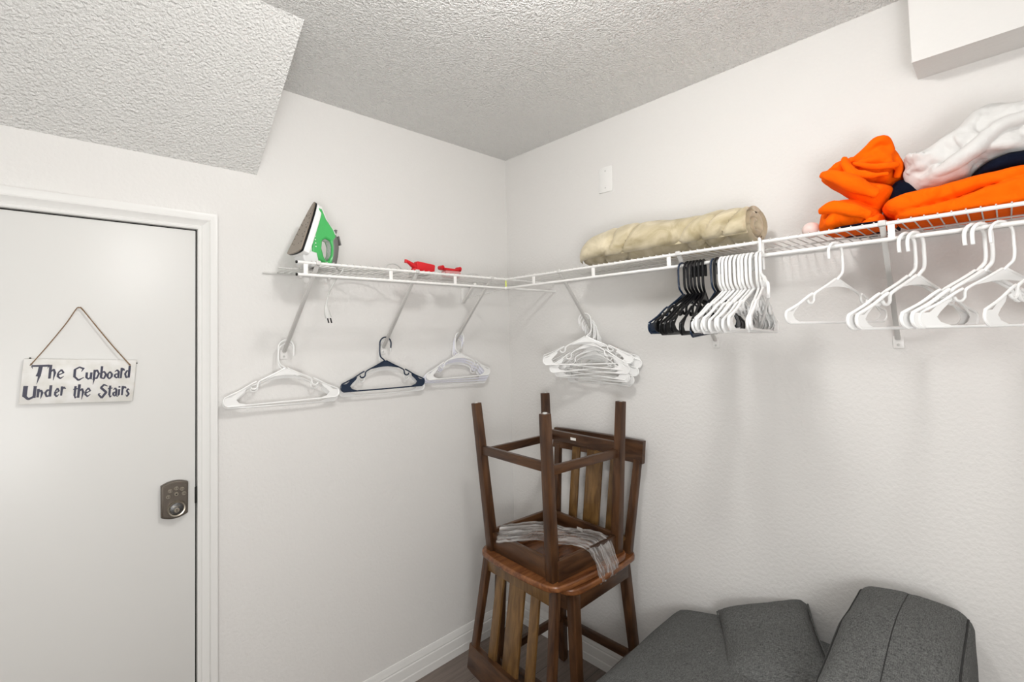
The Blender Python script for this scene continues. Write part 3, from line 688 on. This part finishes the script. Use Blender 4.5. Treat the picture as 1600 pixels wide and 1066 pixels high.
wr = finish(bm, 'stretch_wrap', M['film'], None, 80); tag(wr, 'clear crinkled plastic stretch wrap binding the two stacked chair seats', 'plastic wrap')

# ------------------------------------------------------------------ grey sofa
sofa = empty('folding_sofa', (-.33, -1.35, 0)); tag(sofa, 'charcoal grey fabric folding sofa lying along the right wall', 'sofa')
def sofa_fn(c, n):
    # gentle rise along -y, shallow tuft at the button
    t = max(0, min(1, (c.y+.10)/-.30 + .3))
    q = c + n*.0025*nz(c, 9, 2)
    return q
bm = softbox((.62, .62, .17), .045, 22, (.006, .006, .018), None)
BT = Vector((-.02, .125, 0))
for v in bm.verts:
    if v.co.z > 0:
        rise = (.31-v.co.y)/.62
        v.co.z += .085*min(1, rise*1.6)*min(1, max(0, v.co.z/.04))
        d = (Vector((v.co.x, v.co.y, 0))-Vector((-.015, .13, 0))).length
        v.co.z -= .010*math.exp(-(d/.035)**2)
    v.co += Vector((nz(v.co, 7, 1), nz(v.co, 7, 4), nz(v.co, 7, 8)))*.004
    v.co += Vector((-.03, .10, .36))
from mathutils.bvhtree import BVHTree
hb = BVHTree.FromBMesh(bm).ray_cast(Vector((-.014, .150, 1)), Vector((0, 0, -1)))[0]
seatp = finish(bm, 'seat_cushion', M['sofa'], sofa, 60)
bm = NB(); lathe(bm, [(.012, -.003), (.013, 0), (.010, .004), (0, .005)], 24, Matrix.Translation(hb) @ Matrix.Rotation(R(-6), 4, 'X')); finish(bm, 'button', M['sofa'], seatp)
bm = NB(); boxm(bm, (-.32, -.42, .14), (.26, .38, .27), .01); finish(bm, 'base_frame', M['sofa'], sofa)
for sx in (-.27, .20):
    for sy in (-.37, .33):
        bm = NB(); lathe(bm, [(.016, 0), (.022, .15), (.022, .15)], 20, Matrix.Translation((sx, sy, 0))); finish(bm, 'leg', M['blk'], sofa)
# bolster-like back block standing higher at the right end
def wr_fn(c):
    a = .006*nz(c, 6, 3) + .003*nz(c, 15, 7)
    return a
def block():
    bm = softbox((.56, .245, .48), .040, 26, (.0, .006, .030), None)
    for v in bm.verts:
        n_ = v.co.normalized()
        k = wr_fn(v.co); v.co += n_*k
        if v.co.z > 0:
            # top surface falls a little to the front (−x)
            v.co.z -= .035*max(0, (-v.co.x-.05)/.25)
            v.co.z -= .05*max(0, (v.co.x-.20)/.09)**2
            if abs(v.co.y) < .006: v.co.z -= .002
    return bm
BC = Vector((.02+.0, -.30, .505))
bm = block()
for v in bm.verts: v.co += BC
from mathutils.bvhtree import BVHTree
BVH = BVHTree.FromBMesh(bm)
blk = finish(bm, 'back_block', M['sofa'], sofa, 60)
# tubes along both long top edges and middle seam, darkened as groove shade
def top_z(x):
    z = .24+.030*.6
    z -= .035*max(0, (-x-.05)/.25); z -= .05*max(0, (x-.20)/.09)**2
    return z
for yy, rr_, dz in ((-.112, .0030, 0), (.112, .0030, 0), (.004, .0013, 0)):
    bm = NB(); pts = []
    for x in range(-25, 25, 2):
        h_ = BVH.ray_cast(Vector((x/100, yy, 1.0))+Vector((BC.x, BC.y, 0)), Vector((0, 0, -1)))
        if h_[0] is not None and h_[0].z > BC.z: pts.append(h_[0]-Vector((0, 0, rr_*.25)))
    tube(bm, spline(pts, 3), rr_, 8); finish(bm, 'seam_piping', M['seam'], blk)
# throw pillow between seat and block
pil = empty('throw_pillow', (-.22, -1.325, .545), (0, 0, 0)); tag(pil, 'charcoal grey square cushion lying on the sofa between seat and raised block', 'cushion')
def pillow(w, h, t, n=22):
    bm = NB(); bmesh.ops.create_grid(bm, x_segments=n, y_segments=n, size=1)
    top = bm.verts[:]
    r = bmesh.ops.duplicate(bm, geom=bm.faces[:]+bm.verts[:]+bm.edges[:])
    bot = [g for g in r['geom'] if isinstance(g, bmesh.types.BMVert)]
    for vs, s in ((top, 1), (bot, -1)):
        for v in vs:
            u, q = v.co.x, v.co.y
            k = max(0, (1-u**4)*(1-q**4))**.6
            pin = 1-.07*(1-abs(u)**2)*abs(q)**3; pin2 = 1-.07*(1-abs(q)**2)*abs(u)**3
            v.co = Vector((u*w/2*pin2, q*h/2*pin, s*t/2*k))
            v.co.z += (.006*nz(v.co, 10, 3)+.003*nz(v.co, 26, 5))*k
    bmesh.ops.remove_doubles(bm, verts=bm.verts, dist=.0004)
    return bm
bm = pillow(.42, .285, .085)
finish(bm, 'pillow_cover', M['sofa'], pil, 60)
bm = NB(); rim = []
for i in range(80):
    a = i/80*4; s = int(a); f = (a-s)*2-1
    u, q = [(f, -1), (1, f), (-f, 1), (-1, -f)][s]
    pin = 1-.07*(1-abs(u)**2)*abs(q)**3; pin2 = 1-.07*(1-abs(q)**2)*abs(u)**3
    rim.append((u*.20*pin2, q*.145*pin, 0))
tube(bm, rim, .0025, 6, closed=True); finish(bm, 'piping', M['sofa'], pil)
PIL_ROT = Matrix.Rotation(R(25), 4, 'Z') @ Matrix.Rotation(R(-17), 4, 'X')
pil.rotation_euler = PIL_ROT.to_euler()

# ------------------------------------------------------------------ rolled blanket
def blanket():
    t = empty('rolled_blanket', (-.160, -.992, ZU+.008)); tag(t, 'rolled beige plush blanket lying on the right shelf', 'blanket')
    A, B = .118, .079                     # half-depth, half-height of the roll
    th = .0195
    # spiral centre line in (x,z); outer turn ends tucked at the lower front
    turns = 2.35; N = 150; cl_ = []
    for i in range(N+1):
        s = i/N; ang = R(215)-s*turns*2*math.pi; k = 1-.80*s
        k = max(.1, k)
        cl_.append(Vector((A-th*.55, 0, B-th*.55)).__class__(((A-th*.55)*k*math.cos(ang), 0, (B-th*.55)*k*math.sin(ang)+B)))
    rows = []
    L = .335; ny = 90
    bm = NB()
    for j in range(ny+1):
        u = j/ny; y = L-u*2*L                   # from the corner end (+y) to the camera end (-y)
        e0 = min(1, (u)/.16); e1 = min(1, (1-u)/.022)
        sc0 = .45+.55*math.sqrt(max(0, 1-(1-e0)**2)); rb = math.sqrt(max(0.0, 1-(1-e1)**2))
        ha = (th*.62)*(.25+.75*rb)
        prof_o, prof_i = [], []
        taper = 1-.10*max(0, .5-u)
        for i, c in enumerate(cl_):
            a_ = cl_[min(i+1, N)]-cl_[max(i-1, 0)]; nrm = Vector((a_.z, 0, -a_.x)).normalized()
            if nrm.dot(Vector((c.x, 0, c.z-B))) < 0: nrm = -nrm
            s = i/N
            hh_ = ha*(math.sqrt(max(0, 1-((s-.0)/.02-1)**2)) if s < .02 else 1)*(math.sqrt(max(0, 1-((1-s)/.03-1)**2)) if s > .97 else 1)
            hh_ = max(hh_, .0008)
            po, pi_ = c+nrm*hh_, c-nrm*hh_
            prof_o.append(po); prof_i.append(pi_)
        loop = prof_o + prof_i[::-1]
        ring = []
        for k_, p in enumerate(loop):
            q = Vector((p.x*sc0*taper, y, B+(p.z-B)*sc0*taper))
            if sc0 < 1: q.z -= B*(1-sc0)*.75
            outer = k_ < N*.46
            if outer:
                amp = .008
                w_ = nz((q.x, q.y*1.0, q.z), 9, 2)*amp*1.5 + nz((q.x, q.y, q.z), 24, 12)*amp*.35 + (max(0, .32-abs(nz((q.x*.8, q.y*2.0+q.z*1.2, 0), 5.5, 6)))/.32)**4*-.020
                d_ = Vector((q.x/A, 0, (q.z-B)/B)).normalized(); q += d_*w_
                q += Vector((0, 0, .010*math.sin(u*5+.5)*max(0, (q.z-B)/B)))
            if q.z < .004: q.z = .004-(.004-q.z)*.12
            ring.append(bm.verts.new(q))
        rows.append(ring)
    n = len(rows[0])
    for A_, B_ in zip(rows, rows[1:]):
        for k_ in range(n): bm.faces.new((A_[k_], A_[(k_+1) % n], B_[(k_+1) % n], B_[k_]))
    for ring in (rows[0], rows[-1]):
        for i in range(N):
            bm.faces.new((ring[i], ring[i+1], ring[2*N+1-i-1], ring[2*N+1-i]))
    finish(bm, 'plush_roll', M['blanket'], t, 75)
    return t
bl = blanket()

# ------------------------------------------------------------------ clothes pile on the right shelf
def lobe(bm, outline, xc, T_, seed=0, wamp=.004, wfreq=28, wdir=(1, .3), pw=2.6, rings=18, n=96, tuck=0.0):
    """puffed cloth lump: closed outline in (y,z), thickness along x; folds run across wdir"""
    O = [Vector((0, y, z)) for y, z in outline]; S = spline(O, max(2, n//len(O)), closed=True)
    c = sum(S, Vector())/len(S); m_ = len(S)
    for s_ in (1, -1):
        pass
    grid = {}
    for side in (-1, 1):
        prev = None
        cen = None
        for r_ in range(rings+1):
            f = r_/rings; row = []
            for i, p in enumerate(S):
                q = c + (p-c)*f
                h = T_*max(0, 1-f**pw)**.5
                wv = (q.y*wdir[0]+q.z*wdir[1])
                wn = math.sin(wv*wfreq*6.28/3 + 3.2*nz((0, q.y, q.z), 14, seed)) * .55 + nz((side*.1, q.y, q.z), 34, seed+3)*.9 - (max(0, .25-abs(nz((0, q.y*1.5, q.z), 15, seed+8)))/.25)**2*1.2
                h2 = h + wamp*wn*min(1, (1-f)*5+.15)
                row.append(Vector((xc+side*h2, q.y, q.z)))
            grid[(side, r_)] = row
    vs = {}
    for side in (-1, 1):
        cv = bm.verts.new(grid[(side, 0)][0]); vs[(side, 0)] = [cv]*m_
        for r_ in range(1, rings+1):
            if r_ == rings and side == 1: vs[(1, rings)] = vs[(-1, rings)]; continue
            row = grid[(side, r_)]
            if r_ == rings: row = [Vector((xc, p.y, p.z)) for p in row]
            vs[(side, r_)] = [bm.verts.new(p) for p in row]
        for r_ in range(rings):
            A_, B_ = vs[(side, r_)], vs[(side, r_+1)]
            for i in range(m_):
                j = (i+1) % m_
                if r_ == 0: bm.faces.new((A_[0], B_[i], B_[j]))
                else: bm.faces.new((A_[i], B_[i], B_[j], A_[j]))
def garment(name, label, cat, lobes, material, seed=1, voxel=.0036, group=None, smooth=2, crease=None):
    bm = NB()
    for k, (ol, xc, T_, kw) in enumerate(lobes): lobe(bm, ol, xc, T_, seed+k*5, **kw)
    for v in bm.verts:
        if v.co.z < 1.7455: v.co.z = 1.7455-(1.7455-v.co.z)*.02
        if v.co.x > -.006: v.co.x = -.006
    c = sum((v.co for v in bm.verts), Vector())/len(bm.verts); c.z = min(v.co.z for v in bm.verts)
    for v in bm.verts: v.co -= c
    o = finish(bm, name, material, None, 80, loc=c)
    tag(o, label, cat, group)
    md = o.modifiers.new('fuse', 'REMESH'); md.mode = 'VOXEL'; md.voxel_size = voxel; md.use_smooth_shade = True
    if crease:
        tx = bpy.data.textures.new('creases', 'MARBLE'); tx.noise_scale = crease[0]; tx.turbulence = crease[2]; tx.noise_depth = 3; tx.marble_type = 'SHARP'
        dm = o.modifiers.new('creases', 'DISPLACE'); dm.texture = tx; dm.texture_coords = 'LOCAL'; dm.strength = crease[1]; dm.mid_level = .5
    ms_ = o.modifiers.new('soften', 'SMOOTH'); ms_.iterations = smooth; ms_.factor = .5
    return o
low = [(-1.512, 1.79), (-1.521, 1.813), (-1.541, 1.829), (-1.569, 1.836), (-1.598, 1.827), (-1.625, 1.807), (-1.646, 1.793), (-1.648, 1.772), (-1.635, 1.748), (-1.606, 1.735), (-1.571, 1.737), (-1.53, 1.74), (-1.512, 1.758)]
mid = [(-1.516, 1.907), (-1.54, 1.923), (-1.563, 1.917), (-1.592, 1.901), (-1.616, 1.879), (-1.643, 1.865), (-1.673, 1.85), (-1.679, 1.833), (-1.668, 1.814), (-1.652, 1.794), (-1.628, 1.801), (-1.601, 1.821), (-1.586, 1.836), (-1.56, 1.862), (-1.534, 1.884)]
hood = [(-1.567, 1.957), (-1.58, 1.965), (-1.603, 1.951), (-1.642, 1.975), (-1.661, 1.981), (-1.674, 1.975), (-1.678, 1.956), (-1.683, 1.939), (-1.692, 1.918), (-1.7, 1.896), (-1.693, 1.876), (-1.679, 1.858), (-1.65, 1.869), (-1.613, 1.885), (-1.594, 1.903), (-1.585, 1.916), (-1.572, 1.931)]
left2 = [(-1.516, 1.909), (-1.547, 1.937), (-1.574, 1.949), (-1.589, 1.949), (-1.593, 1.921), (-1.595, 1.9), (-1.572, 1.898), (-1.543, 1.918)]
front = [(-1.608, 1.758), (-1.63, 1.773), (-1.654, 1.776), (-1.659, 1.756), (-1.682, 1.748), (-1.693, 1.735), (-1.681, 1.719), (-1.652, 1.713), (-1.621, 1.711), (-1.61, 1.735)]
fold1 = [(-1.647, 1.787), (-1.662, 1.807), (-1.697, 1.814), (-1.737, 1.816), (-1.78, 1.819), (-1.82, 1.823), (-1.864, 1.827), (-1.98, 1.832), (-1.98, 1.808), (-1.874, 1.797), (-1.826, 1.785), (-1.775, 1.775), (-1.729, 1.767), (-1.689, 1.76), (-1.66, 1.764)]
fold2 = [(-1.675, 1.762), (-1.727, 1.771), (-1.776, 1.777), (-1.833, 1.787), (-1.874, 1.801), (-1.98, 1.812), (-1.99, 1.76), (-1.98, 1.74), (-1.81, 1.735), (-1.744, 1.735), (-1.696, 1.735), (-1.68, 1.745)]
navyA = [(-1.655, 1.80), (-1.662, 1.840), (-1.672, 1.862), (-1.69, 1.872), (-1.715, 1.862), (-1.735, 1.84), (-1.74, 1.80), (-1.70, 1.785), (-1.67, 1.785)]
navyB = [(-1.817, 1.833), (-1.833, 1.852), (-1.853, 1.864), (-1.877, 1.871), (-1.898, 1.875), (-1.98, 1.876), (-1.99, 1.85), (-1.98, 1.825), (-1.887, 1.822), (-1.851, 1.820), (-1.824, 1.822)]
white = [(-1.694, 1.917), (-1.712, 1.908), (-1.741, 1.92), (-1.771, 1.94), (-1.801, 1.962), (-1.828, 1.985), (-1.858, 2.002), (-1.89, 2.0), (-1.98, 1.989), (-2.0, 1.92), (-1.98, 1.867), (-1.893, 1.868), (-1.865, 1.862), (-1.844, 1.857), (-1.828, 1.842), (-1.815, 1.826), (-1.79, 1.824), (-1.763, 1.819), (-1.73, 1.819), (-1.719, 1.824), (-1.706, 1.84), (-1.697, 1.869), (-1.701, 1.89)]
navyC = [(-1.53, 1.745), (-1.56, 1.752), (-1.62, 1.754), (-1.67, 1.752), (-1.69, 1.745), (-1.67, 1.742), (-1.60, 1.740), (-1.55, 1.741)]
# helper lumps that give the crumpled garment its folded-over tubes
def tubelump(bm, pts, r, seed=0, flat=None, amp=.003):
    sp_ = spline(pts, 10); rs = spline([Vector((x, 0, 0)) for x in r], 10)
    n0 = len(bm.verts); tube(bm, sp_, [max(.002, v.x) for v in rs], 20, flat=flat); bm.verts.ensure_lookup_table()
    for v in list(bm.verts)[n0:]: v.co += Vector((nz(v.co, 24, seed), nz(v.co, 24, seed+2), nz(v.co, 24, seed+4)))*amp*2
og = garment('orange_sweatshirt', 'crumpled bright orange sweatshirt heaped on the right shelf beside the folded pile', 'clothing',
        [(low, -.19, .10, dict(wamp=.010, wfreq=22, wdir=(.6, 1))), (mid, -.19, .085, dict(wamp=.008, wfreq=26, wdir=(1, .5))), (hood, -.15, .050, dict(wamp=.011, wfreq=30, wdir=(.4, 1))),
         (left2, -.19, .055, dict(wamp=.006, wfreq=26, wdir=(1, .4))), ([(-1.60, 1.94), (-1.625, 1.952), (-1.65, 1.962), (-1.672, 1.955), (-1.682, 1.92), (-1.67, 1.89), (-1.63, 1.89), (-1.605, 1.91)], -.200, .030, dict(wamp=.006, pw=8)), (front, -.22, .085, dict(wamp=.009, wfreq=24, wdir=(1, .2)))], M['orange'], 3, crease=(.075, .0055, 5))
# rolled rims and pleats fused into the same garment
bm = NB(); bm.from_mesh(og.data); c0 = og.location.copy()
def loc_(p): return Vector(p)-c0
tubelump(bm, [loc_(p) for p in ((-.205, -1.592, 1.938), (-.225, -1.628, 1.958), (-.225, -1.662, 1.972), (-.205, -1.676, 1.955), (-.215, -1.665, 1.932), (-.225, -1.635, 1.926), (-.232, -1.606, 1.918))], (.006, .009, .011, .011, .010, .009, .006), 2)
tubelump(bm, [loc_(p) for p in ((-.262, -1.583, 1.94), (-.272, -1.59, 1.915), (-.272, -1.61, 1.888), (-.262, -1.64, 1.880), (-.25, -1.675, 1.872))], (.007, .009, .010, .009, .006), 4)
tubelump(bm, [loc_(p) for p in ((-.235, -1.60, 1.932), (-.245, -1.63, 1.905), (-.24, -1.665, 1.898), (-.215, -1.695, 1.905))], (.006, .008, .009, .006), 6)
tubelump(bm, [loc_(p) for p in ((-.18, -1.672, 1.958), (-.19, -1.686, 1.925), (-.20, -1.690, 1.893), (-.20, -1.684, 1.868))], (.007, .010, .010, .007), 8)
tubelump(bm, [loc_(p) for p in ((-.275, -1.525, 1.800), (-.292, -1.56, 1.806), (-.295, -1.60, 1.790), (-.285, -1.64, 1.772))], (.008, .013, .014, .009), 9)
tubelump(bm, [loc_(p) for p in ((-.262, -1.53, 1.906), (-.280, -1.57, 1.885), (-.280, -1.61, 1.855), (-.265, -1.655, 1.825))], (.010, .017, .019, .012), 12)
bm.to_mesh(og.data); bm.free()
garment('folded_orange_cloth', 'folded bright orange cloth lying flat under the white cloth on the right shelf', 'clothing',
        [(fold1, -.18, .115, dict(wamp=.005, wfreq=12, wdir=(.3, 1), pw=5)), (fold2, -.18, .120, dict(wamp=.005, wfreq=12, wdir=(.3, 1), pw=6))], M['orange'], 21, crease=(.09, .006, 6))
garment('navy_cloth', 'dark navy cloth tucked between the crumpled orange sweatshirt and the white cloth', 'clothing', [(navyA, -.14, .09, dict(wamp=.006))], M['navycloth'], 31)
garment('navy_cloth', 'dark navy folded cloth between white and orange cloth at the right edge', 'clothing', [(navyB, -.17, .10, dict(wamp=.006, wfreq=10, wdir=(.2, 1)))], M['navycloth'], 35)
garment('navy_cloth', 'thin dark blue cloth seen through the wires under the orange sweatshirt', 'clothing', [(navyC, -.18, .12, dict(wamp=.003, pw=6))], M['navycloth'], 39)
wg = garment('white_cloth', 'large crumpled white cloth on top of the pile at the right edge', 'clothing', [(white, -.165, .105, dict(wamp=.010, wfreq=9, wdir=(.7, 1), pw=3.2))], M['whitecloth'], 44, crease=(.11, .014, 6))
bm = NB(); bm.from_mesh(wg.data); c0 = wg.location.copy()
tubelump(bm, [loc_(p) for p in ((-.235, -1.735, 1.845), (-.262, -1.79, 1.862), (-.268, -1.84, 1.893), (-.262, -1.88, 1.925), (-.245, -1.95, 1.945))], (.006, .012, .016, .014, .010), 3)
tubelump(bm, [loc_(p) for p in ((-.225, -1.712, 1.872), (-.248, -1.75, 1.895), (-.250, -1.81, 1.935), (-.235, -1.86, 1.972))], (.006, .010, .013, .010), 5)
bm.to_mesh(wg.data); bm.free()
pk = None
bm = NB(); bmesh.ops.create_uvsphere(bm, u_segments=32, v_segments=20, radius=.024)
for v in bm.verts: v.co.z *= .95
pk = finish(bm, 'pink_ball', M['pink'], None, 80, loc=(-.205, -1.487, 1.7440+.024)); tag(pk, 'small pale pink ball on the shelf beside the orange sweatshirt', 'ball')

# ------------------------------------------------------------------ steam iron
iron = empty('steam_iron', (-1.118, -.170, ZU+.0085)); tag(iron, 'green and white steam iron standing upright on the left shelf', 'iron')
# local frame: profile in x (away from soleplate) and z (tip up); width along y
IR = Matrix.Rotation(R(4), 4, 'Z')
def ipl(bm, loops, depth, bevel, y0=0, taper=None):
    n0 = len(bm.verts)
    plate2d(bm, loops, depth, bevel, Matrix(((1, 0, 0, 0), (0, 0, 1, 0), (0, 1, 0, 0), (0, 0, 0, 1))))
    bm.verts.ensure_lookup_table()
    for v in list(bm.verts)[n0:]:
        if taper: v.co.y *= taper(v.co)
        v.co.y += y0
def width_at(z): # half-width of the sole outline by height along it
    t = max(0, min(1, (z-.05)/.185)); return max(.02, 1-t**1.7)
SLT = Vector((.012, 0, .237)); SLH = Vector((-.062, 0, .052))
sd_ = (SLT-SLH).normalized(); sn = Vector((-sd_.z, 0, sd_.x))      # outward normal of the soleplate
SL = (SLT-SLH).length
# soleplate outline in its own plane (u along length, y across)
so = []
for k in range(41):
    a = -1+2*k/40
    so.append((SL*(1-abs(a)**1.75), .053*math.copysign(1, a)*abs(a)**.98))
heel = [(-.010*math.cos(R(a)), .053*math.sin(R(a))) for a in range(80, -81, -10)]
outl = so + heel
def sole_M(off): 
    o_ = SLH + sn*off
    return Matrix(((sd_.x, 0, sn.x, o_.x), (0, 1, 0, 0), (sd_.z, 0, sn.z, o_.z), (0, 0, 0, 1)))
bm = NB(); plate2d(bm, [outl], .005, .0015, sole_M(.002)); spl = finish(bm, 'soleplate', M['sole'], iron, 40)
bm = NB()
for k in range(7):
    for s in (-1, 1):
        u = SL*(.16+.095*k); y = s*.034*(1-(u/SL)**1.9)
        lathe(bm, [(.0022, 0), (.0022, .0004), (0, .0004)], 10, sole_M(.0046) @ Matrix.Translation((u, y, 0)))
        if k % 2 == 0: lathe(bm, [(.0018, 0), (.0018, .0004), (0, .0004)], 10, sole_M(.0046) @ Matrix.Translation((u-.006, y*.55, 0)))
finish(bm, 'steam_hole', M['dark'], spl)
bm = NB(); plate2d(bm, [[(u*1.0, y*1.045) for u, y in outl]], .006, .001, sole_M(-.0035)); finish(bm, 'sole_rim', M['blk'], iron, 40)
bm = NB(); plate2d(bm, [[(u*.985+.001, y*1.02) for u, y in outl]], .024, .005, sole_M(-.018)); finish(bm, 'skirt', M['wh'], iron, 40)
# heel housing, grey-clear rear with cord exit
tp = lambda co: width_at(co.z)
bm = NB(); ipl(bm, [[(-.046, .058), (-.050, .030), (-.038, .004), (-.030, 0), (.012, 0), (.0, .05)]], .074, .006); finish(bm, 'water_tank_heel', M['clear'], iron)
bm = NB(); ipl(bm, [[(-.030, .070), (-.022, .012), (-.012, 0), (.078, 0), (.086, .030), (.092, .075), (.088, .112), (.076, .14), (.050, .175), (.036, .212), (.018, .225), (.0, .17)],
                    [(.032, .040), (.024, .070), (.027, .098), (.040, .106), (.056, .100), (.062, .080), (.060, .050), (.050, .028), (.040, .026)]], .040, .006, 0, lambda c: .62+.38*min(1, max(0, (.24-c.z)/.12))); finish(bm, 'white_shell', M['wh'], iron)
bm = NB(); ipl(bm, [[(-.012, .030), (.052, .008), (.074, .010), (.080, .045), (.084, .085), (.080, .118), (.070, .142), (.044, .178), (.030, .213), (.018, .216), (.006, .160), (-.006, .130), (-.012, .09)],
                    [(.032, .040), (.024, .070), (.027, .098), (.040, .106), (.056, .100), (.062, .080), (.060, .050), (.050, .028), (.040, .026)]], .050, .008, 0, lambda c: .60+.40*min(1, max(0, (.24-c.z)/.12))); finish(bm, 'green_body', M['green'], iron)
bm = NB(); ipl(bm, [[(.052, .008), (.078, .008), (.086, .045), (.090, .080), (.086, .112), (.078, .126), (.066, .112), (.060, .102), (.064, .080), (.062, .050)]], .052, .008); finish(bm, 'handle_grip', M['irongrey'], iron)
bm = NB(); box(bm, (.086, 0, .138), (.008, .014, .022), Matrix.Rotation(R(18), 3, 'Y'), .002); finish(bm, 'steam_button', M['irongrey'], iron)
bm = NB(); box(bm, (.099, 0, .108), (.006, .022, .034), Matrix.Rotation(R(-14), 3, 'Y'), .002); box(bm, (.093, 0, .108), (.010, .008, .010), None, .001); finish(bm, 'temperature_lever', M['irongrey'], iron)
bm = NB()
for k in range(4): box(bm, (-.001-.001*k, -.0300, .072+.012*k), (.004, .001, .003))
finish(bm, 'scale_marks', M['wh'], iron)
for c in list(all_children(iron)):
    c.data.transform(IR)
# cord, wandering over the deck and dropping through the wires to its plug
L0 = Vector(iron.location)
def il(p): return Vector(p)-L0
bm = NB()
cp_ = [il(p) for p in ((-1.135, -.15, 1.752), (-1.09, -.09, 1.750), (-1.02, -.07, 1.750), (-.95, -.12, 1.750), (-.90, -.17, 1.750), (-.86, -.2, 1.752), (-.835, -.2, 1.775), (-.80, -.2, 1.777), (-.775, -.19, 1.752), (-.82, -.09, 1.750), (-.92, -.06, 1.750), (-1.0, -.12, 1.750), (-1.04, -.20, 1.750), (-1.045, -.262, 1.748), (-1.055, -.270, 1.725), (-1.080, -.270, 1.69), (-1.102, -.268, 1.645), (-1.112, -.268, 1.60))]
tube(bm, spline(cp_, 10), .0027, 8); cd = finish(bm, 'power_cord', M['cord'], iron)
bm = NB(); tube(bm, [il(p) for p in ((-1.112, -.268, 1.605), (-1.111, -.268, 1.590), (-1.108, -.268, 1.575), (-1.104, -.268, 1.562))], [.005, .008, .0105, .011], 14, flat=((0, 1, 0), .7)); pg = finish(bm, 'plug', M['cord'], cd)
bm = NB()
for dx in (-.005, .005): box(bm, il((-1.1005+dx, -.268, 1.553)), (.0025, .006, .018), Matrix.Rotation(R(-14), 3, 'Y'))
finish(bm, 'plug_blades', M['blk'], cd)

# ------------------------------------------------------------------ red tools on the left shelf
t = empty('red_tool', (-.69, -.20, ZU+.008)); tag(t, 'red plastic tool with a short angled nozzle lying on the left shelf', 'tool')
bm = NB(); box(bm, (.020, 0, .033), (.090, .030, .038), Matrix.Rotation(R(6), 3, 'Y'), .006)
box(bm, (-.012, 0, .018), (.055, .022, .026), Matrix.Rotation(R(-8), 3, 'Y'), .006); finish(bm, 'tool_body', M['red'], t)
bm = NB(); tube(bm, [(-.020, 0, .030), (-.038, 0, .040), (-.056, 0, .050), (-.066, 0, .053)], [.012, .010, .007, .006], 14)
tube(bm, [(-.066, 0, .059), (-.068, 0, .046)], .006, 12); finish(bm, 'nozzle', M['red'], t)
bm = NB(); box(bm, (.0, 0, .006), (.085, .045, .012), None, .004); finish(bm, 'grey_foot', M['cord'], t)
t = empty('red_clip_tool', (-.53, -.19, ZU+.008)); tag(t, 'flat red plastic clip with two raised ends lying toward the corner on the left shelf', 'tool')
bm = NB(); box(bm, (0, 0, .036), (.105, .026, .010), Matrix.Rotation(R(1), 3, 'Y'), .003)
for x in (-.048, .045): lathe(bm, [(.009, -.013), (.0095, 0), (.009, .013)], 18, Matrix.Translation((x, 0, .042)) @ yx)
finish(bm, 'red_bar', M['red'], t)
bm = NB(); box(bm, (.004, 0, .016), (.085, .040, .030), None, .009); finish(bm, 'pink_underside', M['pinkred'], t)
t = empty('wire_piece', (-.46, -.205, ZU+.009)); tag(t, 'thin grey metal wire lying across the left shelf near the corner', 'wire')
bm = NB(); tube(bm, spline([(-.10, 0, .002), (-.04, .01, .010), (.02, 0, .020), (.055, -.008, .022), (.072, -.01, .014)], 8), .0016, 6); finish(bm, 'wire_strand', M['cord'], t)
